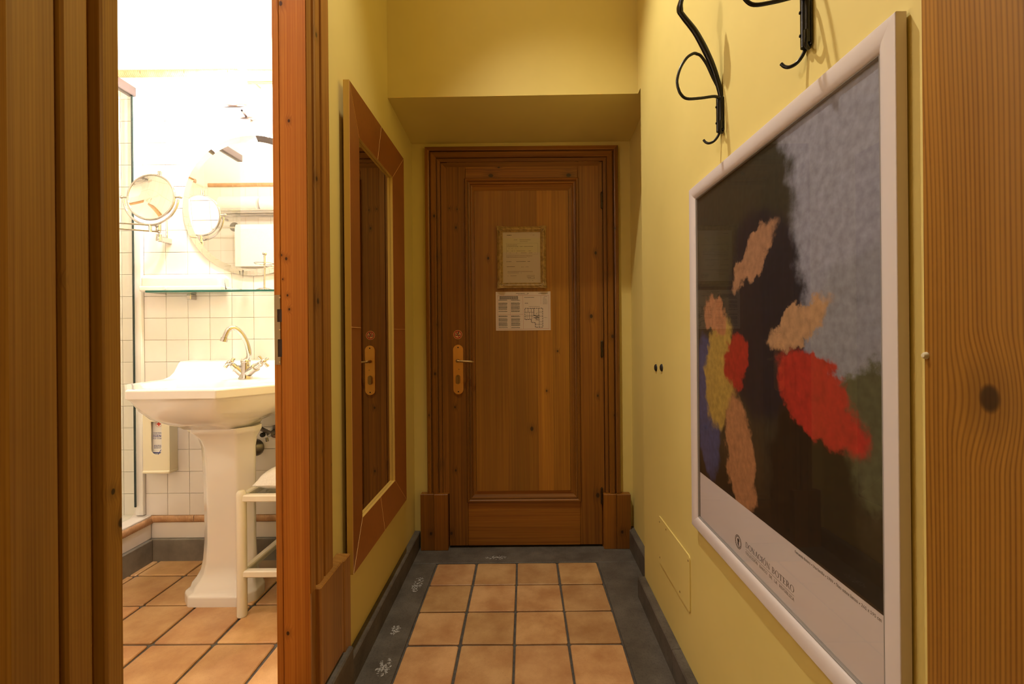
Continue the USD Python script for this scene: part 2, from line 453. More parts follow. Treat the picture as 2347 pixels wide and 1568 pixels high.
# hall floor: slab, stone border strips, terracotta tiles
fl = structure('floor', 'hall floor of square terracotta tiles inside a dark grey stone border', 'floor')
part(fl, 'slab', bx(XP, XN + 0.1, -3.2, YB + 0.1, -0.1, -0.006), M['grout'])
TX0, PITCH, TY1 = -0.451, 0.2027, 2.3187
TX1 = TX0 + 4 * PITCH
part(fl, 'border_slab', bx(XL, XN + 0.02, TY1 + 0.003, YB + 0.02, -0.03, 0.0, 0.002), M['stone'])
part(fl, 'border_slab', bx(XL, TX0 - 0.003, -0.3, TY1, -0.03, 0.0, 0.002), M['stone'])
part(fl, 'border_slab', bx(TX1 + 0.003, XN + 0.02, -0.3, TY1, -0.03, 0.0, 0.002), M['stone'])
rt = random.Random(3)
def floor_tile(x0, x1, y0, y1, z):
    j = [rt.uniform(-0.0015, 0.0015) for _ in range(8)]
    e, d = 0.004, 0.0025
    P = []
    for i, (x, y) in enumerate([(x0, y0), (x1, y0), (x1, y1), (x0, y1)]):
        x += j[2 * i]; y += j[2 * i + 1]
        sx, sy = (1 if x < (x0 + x1) / 2 else -1), (1 if y < (y0 + y1) / 2 else -1)
        P += [(x + sx * e, y, z - d), (x, y + sy * e, z - d), (x + sx * e, y, z - 0.02), (x, y + sy * e, z - 0.02), (x + sx * (e + d), y + sy * d, z), (x + sx * d, y + sy * (e + d), z)]
    return hull(P)
for r in range(12):
    for c in range(4):
        x0, y1 = TX0 + c * PITCH, TY1 - r * PITCH
        part(fl, 'tile', floor_tile(x0 + 0.0048, x0 + PITCH - 0.0048, y1 - PITCH + 0.0048, y1 - 0.0048, rt.uniform(0.0, 0.0015)), M['terracotta'])
# pale salt scuffs on the stone border
def scuff(cx, cy, rx, ry, seed, n):
    rr = random.Random(seed)
    ps = []
    for _ in range(n):
        a, q = rr.uniform(0, 6.28), rr.random() ** 0.7
        x, y, s = cx + rx * q * math.cos(a), cy + ry * q * math.sin(a), rr.uniform(0.0015, 0.006)
        ps.append(Polygon([(x + s * rr.uniform(0.4, 1) * math.cos(t), y + s * rr.uniform(0.4, 1) * math.sin(t)) for t in np.linspace(0, 6.28, 8)[:-1]]).buffer(0))
    m = extrude(unary_union(ps), 0.0003)
    m.apply_translation((0, 0, 0.0001))
    return m
part(fl, 'salt_stain', cat_(scuff(-0.505, 2.13, 0.022, 0.07, 1, 90), scuff(-0.515, 1.80, 0.02, 0.03, 2, 60), scuff(-0.50, 1.60, 0.025, 0.045, 4, 90), scuff(-0.15, 2.375, 0.06, 0.02, 5, 70)), M['salts'], kind='stuff')

# left wall with the bathroom doorway
wl = structure('wall_left', 'yellow painted left wall of the hall holding the bathroom doorway', 'wall')
part(wl, 'wall_section', bx(XP, XL, JF + 0.022, YB + 0.1, 0, CEIL), M['yellow'])
part(wl, 'wall_section', bx(XP, XL, -0.35, JN - 0.022, 0, CEIL), M['yellow'])
part(wl, 'wall_section', bx(XP, XL, JN - 0.022, JF + 0.022, 2.62, CEIL), M['yellow'])
# right wall, ending at the door niche
wr = structure('wall_right', 'yellow painted right wall of the hall behind poster and coat hooks', 'wall')
part(wr, 'wall_section', bx(XR, XR + 0.3, -0.35, 2.015, 0, CEIL), M['yellow'])
part(wr, 'wall_section', bx(XR, XR + 0.3, 2.015, 2.06, 2.236, CEIL), M['yellow'])
part(wr, 'niche_side', bx(XN, XR + 0.3, 2.015, YB + 0.1, 0, 2.236), M['yellow'])
# end wall, lintel over the niche
wb = structure('wall_back', 'yellow end wall around the entrance door with deep lintel above', 'wall')
DX0, DX1, DZ1 = at(1020, 800, 2.47)[0], at(1381, 800, 2.47)[0], at(1200, 362, 2.47)[2]
part(wb, 'wall_section', bx(XL, DX0 - 0.03, YB, YB + 0.15, 0, 2.3), M['yellow'])
part(wb, 'wall_section', bx(DX1 + 0.03, XN, YB, YB + 0.15, 0, 2.3), M['yellow'])
part(wb, 'wall_section', bx(DX0 - 0.03, DX1 + 0.03, YB, YB + 0.15, DZ1 + 0.03, 2.3), M['yellow'])
lint = hull([(XL, 2.06, 2.226), (XR, 2.06, 2.236), (XL, YB, 2.20), (XN, YB, 2.205), (XN, 2.06, 2.236), (XL, 2.06, CEIL), (XN, 2.06, CEIL), (XL, YB + 0.15, CEIL), (XN, YB + 0.15, CEIL), (XL, YB + 0.15, 2.2), (XN, YB + 0.15, 2.2)])
part(wb, 'lintel', lint, M['yellow'])
ce = structure('ceiling', 'plain ceiling over hall and bathroom', 'ceiling')
part(ce, 'ceiling_panel', bx(BX0 - 0.1, XR + 0.3, -3.2, YB + 0.2, CEIL, CEIL + 0.1), M['white_paint'])

# unseen room behind the camera, simple walls that bounce lamp light
rm = structure('wall_room', 'unseen plain room walls behind the viewer that bounce lamp light', 'wall')
part(rm, 'wall_section', bx(-2.0, 2.0, -3.2, -3.1, 0, CEIL), M['room_paint'])
part(rm, 'wall_section', bx(-2.1, -2.0, -3.2, -0.35, 0, CEIL), M['room_paint'])
part(rm, 'wall_section', bx(2.0, 2.1, -3.2, -0.35, 0, CEIL), M['room_paint'])
part(rm, 'wall_section', bx(-2.1, XP, -0.45, -0.35, 0, CEIL), M['room_paint'])
part(rm, 'wall_section', bx(XR + 0.3, 2.1, -0.45, -0.35, 0, CEIL), M['room_paint'])

# skirtings of grey stone
bl = structure('baseboard_left', 'grey stone skirting along the left wall of the hall', 'baseboard')
def skirt_y(x_face, x_wall, y0, y1, z):
    s = 1 if x_wall > x_face else -1
    pr = [(x_wall, 0), (x_face, 0), (x_face, z - 0.004), (x_face + s * 0.004, z), (x_wall, z)]
    return hull([(x, y, q) for x, q in pr for y in (y0, y1)])
part(bl, 'skirting_stone', skirt_y(-0.574, XL, 1.445, YB, 0.09), M['stone'])
part(bl, 'threshold_stone', hull([(x, y, z) for (x, z) in [(XP, 0), (-0.545, 0), (-0.545, 0.178), (-0.549, 0.183), (XP, 0.186)] for y in (0.3, 1.44)]), M['stone'])
br = structure('baseboard_right', 'grey stone skirting along the right wall of the hall', 'baseboard')
part(br, 'skirting_stone', skirt_y(0.491, XR, 0.3, 1.55, 0.088), M['stone'])
part(br, 'skirting_stone', skirt_y(0.491, XR, 1.552, 2.015, 0.088), M['stone'])
part(br, 'skirting_stone', skirt_y(0.556, XN, 2.018, YB, 0.105), M['stone'])

# ---------------------------------------------------------------- entrance door
YC = 2.47                                  # casing front
def dX(px, py=800, D=2.49): return at(px, py, D)[0]
def dZ(py, px=1200, D=2.49): return at(px, py, D)[2]
KN = lambda lst, D: [(at(x, y, D), r * 0.75 / 420.0) for x, y, r in lst]
M['pine_stile'] = wood('pine_door_stile', DL, DD, 'z', (1, 0.4, 0), 900, 3.2, knots=KN([(1045, 522, 4), (1048, 480, 3), (1030, 478, 3), (1365, 580, 5), (1355, 725, 6), (1370, 907, 4), (1043, 933, 4), (1045, 1078, 4), (1035, 1222, 5), (1370, 1135, 7)], 2.49))
M['pine_rail'] = wood('pine_door_rail', DL, DD, 'x', (0, 0.4, 1), 900, 4.5, knots=KN([(1125, 403, 7), (1303, 402, 7), (1143, 384, 4), (1323, 374, 4)], 2.49))
M['pine_panel'] = wood('pine_door_panel', (0.44, 0.200, 0.018), (0.25, 0.090, 0.006), 'z', (1, 0.4, 0), 800, 5.0, vary=0.26, knots=KN([(1119, 592, 4), (1308, 659, 3), (1219, 983, 6), (1278, 805, 3), (1253, 896, 3)], 2.49))
M['pine_mould'] = wood('pine_moulding', DL, DD, 'z', (1, 0.4, 0), 1000, 2.5)
M['pine_mould_x'] = wood('pine_moulding_across', DL, DD, 'x', (0, 0.4, 1), 1000, 2.5, rough=0.6, coat=0.0)
M['pine_casing'] = wood('pine_casing', DL, DD, 'z', (1, 0.4, 0), 1000, 3.0, knots=KN([(995, 495, 4), (1003, 588, 6), (997, 857, 4), (1003, 744, 5), (1011, 1067, 6), (983, 952, 3), (1390, 628, 5), (1409, 523, 4), (1404, 771, 5), (1422, 845, 4), (1409, 952, 4)], 2.47))
M['pine_plinth'] = wood('pine_plinth', (0.34, 0.13, 0.012), (0.17, 0.055, 0.004), 'z', (1, 0.4, 0), 800, 4.0, knots=KN([(988, 1223, 5), (1426, 1219, 5)], 2.46))

d1 = thing('door_1', 'brown varnished pine entrance door with one tall raised panel', 'door', (0, YB, 0), kind='structure')
x0, x1 = dX(1027), dX(1377)
zt, zb = dZ(366), 0.012
xs0, xs1 = dX(1070), dX(1327)
zr1, zr0 = dZ(411), dZ(1148)
YF, YK = 2.487, 2.53
part(d1, 'stile', bx(x0, xs0, YF, YK, zb, zt, 0.002), M['pine_stile'])
part(d1, 'stile', bx(xs1, x1, YF, YK, zb, zt, 0.002), M['pine_stile'])
part(d1, 'rail', bx(xs0 + 0.0006, xs1 - 0.0006, YF, YK, zr1, zt, 0.0015), M['pine_rail'])
part(d1, 'rail', bx(xs0 + 0.0006, xs1 - 0.0006, YF, YK, zb, zr0, 0.0015), M['pine_rail'])
# mitred bolection moulding round the panel
def mitred(xa, xb, za, zc, prof, y_sign=-1, plane='y', base=0.0):
    """four mitred strips round the rectangle; prof = (inward distance, height towards the viewer)"""
    out = []
    rect = [(xa, za), (xb, za), (xb, zc), (xa, zc)]
    ins = [(1, 1), (-1, 1), (-1, -1), (1, -1)]
    for k in range(4):
        a, b = rect[k], rect[(k + 1) % 4]
        ia, ib = ins[k], ins[(k + 1) % 4]
        V, n = [], len(prof)
        for (p, q), i in ((a, ia), (b, ib)):
            for d, h in prof:
                V.append((p + i[0] * d, base + y_sign * h, q + i[1] * d))
        F = []
        for j in range(n):
            j2 = (j + 1) % n
            F += [[j, j2, n + j2], [j, n + j2, n + j]]
        cv, cf_ = trimesh.creation.triangulate_polygon(Polygon(prof), engine='earcut')
        near_ = np.argmin(np.linalg.norm(np.array(cv)[:, None] - np.array(prof, float)[None], axis=2), axis=1)
        cap = near_[np.array(cf_)]
        F += [list(c) for c in cap] + [[n + c[2], n + c[1], n + c[0]] for c in cap]
        V = np.array(V, float)
        if plane == 'x':       # swap so that the frame lies in the yz plane
            V = V[:, [1, 0, 2]]
        m = trimesh.Trimesh(V, F, process=False)
        m.fix_normals()
        out.append(m)
    return out                 # bottom, right, top, left
mo = [(0, 0.0), (0, 0.008), (0.004, 0.0135), (0.011, 0.014), (0.016, 0.009), (0.0165, 0.003), (0.020, 0.002), (0.021, 0.006), (0.028, 0.004), (0.033, -0.006), (0.045, -0.012), (0.045, -0.02), (0, -0.02)]
for m, ma in zip(mitred(xs0 - 0.004, xs1 + 0.004, zr0 - 0.004, zr1 + 0.004, mo, base=YF), ('pine_mould_x', 'pine_mould', 'pine_mould_x', 'pine_mould')):
    part(d1, 'panel_moulding', m, M[ma])
# raised panel: field planks on a bevelled border
px_ = [dX(v) for v in (1090, 1166, 1233, 1267, 1305)]
pz0, pz1 = dZ(1125), dZ(437)
mb = [(0, 0.0), (0.048, 0.007), (0.048, -0.01), (0, -0.01)]
for m, ma in zip(mitred(px_[0] - 0.044, px_[-1] + 0.044, pz0 - 0.044, pz1 + 0.044, [(0, -0.012), (0.0425, -0.006), (0.0425, -0.02), (0, -0.02)], base=YF + 0.0005), ('pine_mould_x', 'pine_mould', 'pine_mould_x', 'pine_mould')):
    part(d1, 'panel_bevel', m, M[ma])
for a, b in zip(px_[:-1], px_[1:]):
    part(d1, 'plank', bx(a, b, YF + 0.003, YF + 0.02, pz0, pz1, 0.0002), M['pine_panel'])
# lock plate, lever, thumb turn
pcx = dX(1050.5)
def slot_plate(cx, z0, z1, w, y_front, depth, e=0.0015):
    poly = LineString([(cx, z0 + w / 2), (cx, z1 - w / 2)]).buffer(w / 2, quad_segs=10)
    ms = [place(extrude(poly, depth), EX, EZ, -EY, (0, y_front + depth, 0)), place(extrude(poly.buffer(-e), e), EX, EZ, -EY, (0, y_front, 0))]
    return cat_(*ms)
lp = part(d1, 'lock_plate', slot_plate(pcx, dZ(902), dZ(789), 0.054, YF - 0.007, 0.007), M['brass'], label='polished brass lock plate')
lz, lx = dZ(825), dX(1050)
part(lp, 'lever_rose', lathe([(0, 0), (0.0095, 0), (0.0095, 0.014), (0.008, 0.018), (0.0065, 0.03), (0.0065, 0.045), (0, 0.045)], 20, 'y', (lx, YF - 0.0085, lz)), M['old_brass'], 40)
pth = smooth_path([(lx, YF - 0.050, lz), (lx + 0.012, YF - 0.054, lz - 0.001), (lx + 0.045, YF - 0.054, lz - 0.003), (lx + 0.085, YF - 0.052, lz - 0.006)], 6)
part(lp, 'lever', cat_(tube(pth, np.interp(np.linspace(0, 1, len(pth)), [0, .15, .35, .8, .93, 1], [.0075, .0072, .0052, .0072, .008, .0055]), 12), trimesh.creation.icosphere(2, 0.004).apply_translation(pth[-1] + np.array([0.003, 0, 0]))), M['old_brass'], 40)
tz = dZ(868)
part(lp, 'thumb_turn', cat_(slot_plate(pcx - 0.001, tz - 0.025, tz + 0.025, 0.024, YF - 0.012, 0.005), slot_plate(pcx - 0.005, tz - 0.023, tz + 0.018, 0.015, YF - 0.022, 0.010)), M['old_brass'])
for q in (dZ(795), dZ(896)):
    part(lp, 'screw', lathe([(0, 0.0008), (0.0032, 0.0006), (0.0038, -0.001), (0, -0.001)], 12, 'y', (pcx, YF - 0.0092, q)), M['dark_hole'])
part(lp, 'keyhole', lathe([(0, 0.0003), (0.003, 0.0003), (0.003, -0.001), (0, -0.001)], 12, 'y', (pcx + 0.004, YF - 0.009, dZ(845))), M['old_brass'])
# hinges on the right edge
for py in (460, 800, 1136):
    hz, hx = dZ(py, 1378), dX(1379, py)
    h = part(d1, 'hinge', lathe([(0, -0.047), (0.003, -0.0465), (0.0045, -0.043), (0.0065, -0.040), (0.0065, -0.013), (0.0058, -0.0125), (0.0058, -0.0115), (0.0065, -0.011), (0.0065, 0.013), (0.0058, 0.0135), (0.0058, 0.0145), (0.0065, 0.015), (0.0065, 0.040), (0.0045, 0.043), (0.003, 0.0465), (0, 0.047)], 14, 'z', (hx, YF - 0.004, hz)), M['dark_brass'], 40, label='dark brass hinge barrel')

# casing of the entrance door
t1 = thing('trim_1', 'stepped brown pine casing with plinth blocks around the entrance door', 'door casing', (0, YB, 0), kind='structure')
cw = dX(1026, 800, YC) - dX(977, 800, YC)
cz = dZ(333, 1200, YC)
prof = [(0, 0.0), (0.0, 0.020), (0.004, 0.026), (0.018, 0.028), (0.024, 0.025), (0.0245, 0.014), (0.029, 0.013), (0.030, 0.024), (0.035, 0.030), (0.056, 0.030), (0.061, 0.025), (0.0615, 0.013), (0.066, 0.012), (0.067, 0.021), (0.082, 0.019), (0.0825, 0.008), (0.086, 0.008), (0.087, 0.015), (cw + 0.004, 0.012), (cw + 0.004, -0.02), (0.03, -0.02), (0.03, 0.0)]
xa, xb = dX(976, 800, YC), dX(1421, 800, YC)
zpl = dZ(1133, 1200, YC)
V = mitred(xa, xb, zpl - cw - 0.02, cz, prof, base=YB)
bottom, right, top, left = V
def cut_below(m, z):
    m = m.copy(); v = m.vertices.copy(); v[:, 2] = np.maximum(v[:, 2], z); m.vertices = v
    return m
part(t1, 'casing', cut_below(left, zpl), M['pine_casing'])
part(t1, 'casing', cut_below(right, zpl), M['pine_casing'])
part(t1, 'casing_head', top, M['pine_mould_x'])
for a, b, mid in ((964, 1027, 995), (1384, 1446, 1413)):
    p0, p1, pm = dX(a, 1190, 2.46), dX(b, 1190, 2.46), dX(mid, 1190, 2.46)
    z = dZ(1133, (a + b) / 2, 2.46)
    part(t1, 'plinth_block', bx(p0, pm - 0.0003, 2.458, YB + 0.0, 0.0, z, 0.002), M['pine_plinth'])
    part(t1, 'plinth_block', bx(pm + 0.0003, p1, 2.457, YB + 0.0, 0.0, z - 0.001, 0.002), M['pine_plinth'])
part(t1, 'door_rebate', bx(dX(1378), dX(1384), 2.492, 2.53, 0, zt, 0.001), M['pine_mould'])

# ---------------------------------------------------------------- bathroom doorway trim
M['pine_jamb'] = wood('pine_jamb', (0.41, 0.155, 0.018), (0.27, 0.080, 0.008), 'z', (1, 0.3, 0), 900, 3.0, rough=0.6, fibre=0.45, coat=0.0, spec=0.12,
                      knots=[(at(x, y, JF), r) for x, y, r in [(643, 8, .006), (662, 277, .004), (656, 593, .004), (659, 677, .003), (663, 709, .003), (645, 585, .003), (660, 1452, .005), (648, 640, .002)]])
M['pine_far'] = wood('pine_doorway_casing', (0.47, 0.235, 0.050), (0.24, 0.088, 0.012), 'z', (0.4, 1, 0), 1000, 3.0, fibre=0.4,
                     knots=[(on_x(x, y, -0.577), r) for x, y, r in [(723, 80, .007), (724, 410, .007), (727, 690, .0085), (738, 1034, .005), (758, 200, .004), (760, 1065, .004), (768, 1420, .009), (790, 1385, .006)]])
M['pine_near'] = wood('pine_near_casing', (0.50, 0.268, 0.042), (0.30, 0.132, 0.016), 'z', (0.4, 1, 0), 1500, 3.5, rough=0.34, fibre=0.45, vary=0.05,
                      knots=[(on_x(x, y, -0.575), r) for x, y, r in [(277, 1198, .006), (258, 1127, .004), (140, 640, .003)]])
t2 = thing('trim_2', 'orange-brown pine frame of the bathroom doorway with strike plate', 'door frame', (XL, JF, ZB), kind='structure')
part(t2, 'jamb', bx(-0.648, -0.575, JF, JF + 0.03, ZB, 2.6, 0.002), M['pine_jamb'])
part(t2, 'jamb_stop', bx(-0.668, -0.6487, JF + 0.0015, JF + 0.03, ZB, 2.6, 0.002), M['pine_jamb'])
part(t2, 'jamb', bx(XP, -0.578, JN - 0.022, JN, ZB, 2.6, 0.002), M['pine_jamb'])
part(t2, 'jamb_head', bx(XP, -0.578, JN, JF, 2.6, 2.622, 0.002), M['pine_jamb'])
def casing_prof(y_in, s):
    """corridor casing profile in (y, x), from the opening outwards"""
    pr = [(0.0, -0.60), (0.0, -0.5765), (0.002, -0.5745), (0.026, -0.574), (0.028, -0.577), (0.0285, -0.594), (0.041, -0.595), (0.044, -0.584), (0.046, -0.577), (0.050, -0.5745), (0.078, -0.575), (0.080, -0.579), (0.0805, -0.589), (0.089, -0.589), (0.091, -0.575), (0.142, -0.576), (0.150, -0.580), (0.158, -0.588), (0.176, -0.590), (0.178, -0.594), (0.178, -0.604)]
    return Polygon([(x, y_in + s * d) for d, x in pr])
zpt = 0.47
far = extrude(casing_prof(JF + 0.0005, 1), 2.62 - zpt); far.apply_translation((0, 0, zpt))
part(t2, 'casing', far, M['pine_far'])
part(t2, 'casing_strip', bx(-0.60, -0.5745, JF + 0.0005, JF + 0.026, ZB, zpt), M['pine_far'])
near = extrude(casing_prof(JN, -1), 2.62 - 0.19); near.apply_translation((0, 0, 0.19))
part(t2, 'casing', near, M['pine_near'])
part(t2, 'casing_head', bx(-0.604, -0.576, JN - 0.17, JF + 0.17, 2.62, 2.78, 0.003), M['pine_mould'])
part(t2, 'plinth_block', bx(-0.604, -0.561, JF + 0.028, JF + 0.185, ZB, zpt, 0.003), M['pine_far'])
part(t2, 'plinth_block', bx(-0.604, -0.559, JF + 0.187, JF + 0.237, 0.165, zpt - 0.004, 0.003), M['pine_far'])
# strike plate with two mortises and three screws, let into the stop
sx0, sx1 = -0.6655, -0.6505
sz0, sz1 = at(642, 836, JF)[2], at(642, 676, JF)[2]
plate = sbox(sx0, sz0, sx1, sz1)
h1 = sbox(at(635.5, 708, JF)[0], at(640, 738, JF)[2], at(647, 708, JF)[0], at(640, 709, JF)[2])
h2 = sbox(at(637, 800, JF)[0], at(640, 818, JF)[2], at(646, 800, JF)[0], at(640, 778, JF)[2])
sp = part(t2, 'strike_plate', place(extrude(plate.difference(h1).difference(h2), 0.002), EX, EZ, -EY, (0, JF + 0.0015, 0)), M['strike'], label='dull brass strike plate with two cut-outs')
for h, mm in ((h1, 'dark_hole'), (h2, 'dark_hole')):
    b = h.bounds
    part(sp, 'mortise', bx(b[0], b[2], JF + 0.0008, JF + 0.0014, b[1], b[3]), M[mm])
for q in (682, 756, 830):
    part(sp, 'screw', lathe([(0, 0.0006), (0.002, 0.0006), (0.0024, 0), (0, 0)], 10, 'y', (at(641.5, q, JF)[0], JF - 0.0005, at(641.5, q, JF)[2])), M['old_brass'])

# board on the right: lining of the room door
M['pine_right'] = wood('pine_right_board', (0.43, 0.203, 0.028), (0.185, 0.068, 0.008), 'z', (0.3, 1, 0), 1150, 9.0, rough=0.36, fibre=0.22, vary=0.05, knot_pull=6.0, ring_amt=0.36,
                       knots=[(on_x(2268, 914, 0.50), .0135)])
t3 = thing('trim_3', 'wide pine lining board with a large dark knot beside the poster', 'door lining', (0.50, 0.5, 0), kind='structure')
part(t3, 'lining_board', bx(0.500, XR + 0.002, 0.20, 0.574, 0.0, 2.7, 0.002), M['pine_right'])
part(t3, 'lining_board', bx(0.500, XR + 0.002, -0.1, 0.1985, 0.0, 2.7, 0.002), M['pine_right'])

# ================================================================ BATHROOM SHELL
fb = structure('floor', 'raised bathroom floor of square terracotta tiles with dark joints', 'floor')
part(fb, 'slab', bx(BX0, XP, BY0, YW, -0.1, ZB - 0.006), M['grout'])
for r in range(8):
    for c in range(8):
        x0b, y1b = -1.587 + (c - 4) * 0.2 + 0.6, 2.068 - r * 0.207
        x1b, y0b = x0b + 0.2, y1b - 0.207
        x0b, x1b, y0b, y1b = max(x0b, -1.64), min(x1b, XP), max(y0b, BY0), min(y1b, YW)
        if x1b - x0b < 0.02 or y1b - y0b < 0.02:
            continue
        part(fb, 'tile', floor_tile(x0b + 0.0045, x1b - 0.0045, y0b + 0.0045, y1b - 0.0045, ZB + rt.uniform(-0.0005, 0.001)), M['terracotta'])
part(fb, 'threshold_tile', bx(XP, -0.58, JN, JF, 0.1865, ZB, 0.002), M['stone'])

wbb = structure('wall_bathroom_back', 'cream tiled end wall of the bathroom behind the washbasin', 'wall')
part(wbb, 'wall_section', bx(BX0 - 0.1, XP, YW, YW + 0.1, 0, CEIL), M['white_paint'])
part(wbb, 'tile_bed', bx(BX0, XP, YW - 0.004, YW, 0.30, 2.32), M['joint'])
TP, ZT0, XT0 = 0.0953, 0.384, -1.651
def wall_tile(x0, x1, z0, z1):
    j = rt.uniform(-0.0003, 0.0003)
    return bx(x0 + 0.0007, x1 - 0.0007, YW - 0.008 + j, YW - 0.003, z0 + 0.0007, z1 - 0.0007, 0.0008)
rest = []
for r in range(20):
    for c in range(-8, 11):
        a, b = max(XT0 + c * TP, BX0), min(XT0 + (c + 1) * TP, XP)
        if b - a < 0.012:
            continue
        m = wall_tile(a, b, ZT0 + r * TP, ZT0 + (r + 1) * TP)
        if -2 <= c <= 8:
            part(wbb, 'tile', m, M['wall_tile'])
        else:
            rest.append(m)
part(wbb, 'side_tiles', cat_(*rest), M['wall_tile'], kind='stuff')
part(wbb, 'base_tile', bx(-1.63, XP, YW - 0.006, YW, 0.285, 0.352, 0.001), M['wall_tile'])

def rope(length, r=0.016):
    n, mr = int(length / 0.0016), 9
    s = np.linspace(0, length, n)
    th = np.linspace(-np.pi / 2, np.pi / 2, mr)
    S, T = np.meshgrid(s, th, indexing='ij')
    R = r * (0.9 + 0.12 * np.abs(np.sin(np.pi * S / 0.0085 + 1.2 * T)))
    V = np.stack([S, -R * np.cos(T) * 0.62, R * np.sin(T)], -1).reshape(-1, 3)
    F = []
    idx = np.arange(n * mr).reshape(n, mr)
    a, b, c, d = idx[:-1, :-1].ravel(), idx[1:, :-1].ravel(), idx[1:, 1:].ravel(), idx[:-1, 1:].ravel()
    return trimesh.Trimesh(V, np.vstack([np.stack([a, b, c], 1), np.stack([a, c, d], 1)]), process=False)
t4 = structure('trim_4', 'tan rope-twist tile border low on the bathroom end wall', 'tile border')
for k in range(5):
    part(t4, 'rope_tile', place(rope(0.188), EX, EY, EZ, (-1.63 + k * 0.19, YW - 0.004, 0.368)), M['rope'], True)
t5 = structure('trim_5', 'tan rope-twist tile border high on the bathroom walls', 'tile border')
for k in range(9):
    part(t5, 'rope_tile', place(rope(0.189), EX, EY, EZ, (BX0 + 0.005 + k * 0.19, YW - 0.004, 2.308)), M['rope'], True)
for k in range(9):
    part(t5, 'rope_tile', place(rope(0.189), -EX, -EY, EZ, (XP - 0.005 - k * 0.19, BY0 + 0.004, 2.308)), M['rope'], True)
for k in range(7):
    part(t5, 'rope_tile', place(rope(0.189), EY, -EX, EZ, (BX0 + 0.004, BY0 + 0.1 + k * 0.19, 2.308)), M['rope'], True)
# near wall and far side wall, tiled (seen in the mirrors)
M['tiled'] = mat('cream_tiles_far', {
    'g': ('geometry', {}), 'm': ('mapping', {'mapping_type': 'point', 'rotation': (math.pi / 2, 0, 0), 'scale': (1, 1, 1)}),
    'sx': ('separate_xyz', {}), 'ad': ('math', {'math_type': 'add'}), 'cx': ('combine_xyz', {}),
    'b': ('brick_texture', {'offset': 0.0, 'squash': 1.0, 'scale': 1.0, 'brick_width': 0.0953, 'row_height': 0.0953, 'mortar_size': 0.0012, 'color1': (0.79, 0.735, 0.675), 'color2': (0.83, 0.775, 0.715), 'mortar': (0.60, 0.50, 0.41)}),
    'p': ('principled_bsdf', {'roughness': 0.2})},
    [('g.position', 'sx.vector'), ('sx.x', 'ad.value1'), ('sx.y', 'ad.value2'), ('ad.value', 'cx.x'), ('sx.z', 'cx.y'), ('cx.vector', 'b.vector'), ('b.color', 'p.base_color')])
wbn = structure('wall_bathroom_near', 'cream tiled near wall of the bathroom seen in the round mirror', 'wall')
part(wbn, 'wall_section', bx(BX0 - 0.1, XP, BY0 - 0.1, BY0, 0, CEIL), M['white_paint'])
part(wbn, 'tiling', bx(BX0, XP, BY0, BY0 + 0.005, ZB, 2.30), M['tiled'])
wbs = structure('wall_bathroom_side', 'cream tiled shower wall at the far side of the bathroom', 'wall')
part(wbs, 'wall_section', bx(BX0 - 0.1, BX0, BY0, YW, 0, CEIL), M['white_paint'])
part(wbs, 'tiling', bx(BX0, BX0 + 0.005, BY0, YW, ZB, 2.30), M['tiled'])

# skirting and shower kerb
bb = structure('baseboard_bathroom', 'grey stone skirting round the bathroom floor', 'baseboard')
part(bb, 'skirting_stone', bx(-1.63, XP, YW - 0.02, YW, ZB - 0.01, 0.285, 0.003), M['bath_stone'])
part(bb, 'skirting_stone', bx(-1.632, -1.612, BY0, YW - 0.02, ZB - 0.01, 0.285, 0.003), M['bath_stone'])
kb = structure('shower_kerb', 'white tiled shower kerb edged with a tan rope border', 'shower kerb')
part(kb, 'kerb_wall', bx(-1.75, -1.632, BY0, YW, 0.05, 0.372, 0.003), M['wall_tile'])
part(kb, 'kerb_top', bx(-1.76, -1.628, BY0, YW, 0.372, 0.386, 0.003), M['ceramic'])
part(kb, 'side_tile', bx(-1.633, -1.626, BY0, YW - 0.01, 0.285, 0.350, 0.002), M['wall_tile'])
for k in range(8):
    part(kb, 'rope_tile', place(rope(0.188), -EY, -EX, EZ, (-1.629, YW - 0.005 - k * 0.19, 0.362)), M['rope'], True)
part(kb, 'shower_tray', bx(BX0, -1.75, BY0, YW, 0.05, 0.24, 0.003), M['ceramic'])

# ================================================================ THINGS IN THE HALL
# --- wall mirror on the left
YM0, YM1, ZM0, ZM1 = 1.507, 2.190, 0.372, 2.001
mr = thing('wall_mirror', 'tall mirror in a broad brown veneer frame on the left hall wall', 'mirror', (XL, (YM0 + YM1) / 2, ZM0))
FW, XF, XI = 0.133, -0.568, -0.584
ym, zm = (YM0 + YM1) / 2, (ZM0 + ZM1) / 2
def rail(quad_out, quad_in):
    """board from outer edge (two yz points, front at XF) to inner edge (front at XI)"""
    P = []
    for y, z in quad_out:
        P += [(XF, y, z), (-0.587, y, z)]
    for y, z in quad_in:
        P += [(XI, y, z), (-0.5955, y, z)]
    return hull(P)
g = 0.0004
o = [(YM0, ZM0), (YM1, ZM0), (YM1, ZM1), (YM0, ZM1)]
i_ = [(YM0 + FW, ZM0 + FW), (YM1 - FW, ZM0 + FW), (YM1 - FW, ZM1 - FW), (YM0 + FW, ZM1 - FW)]
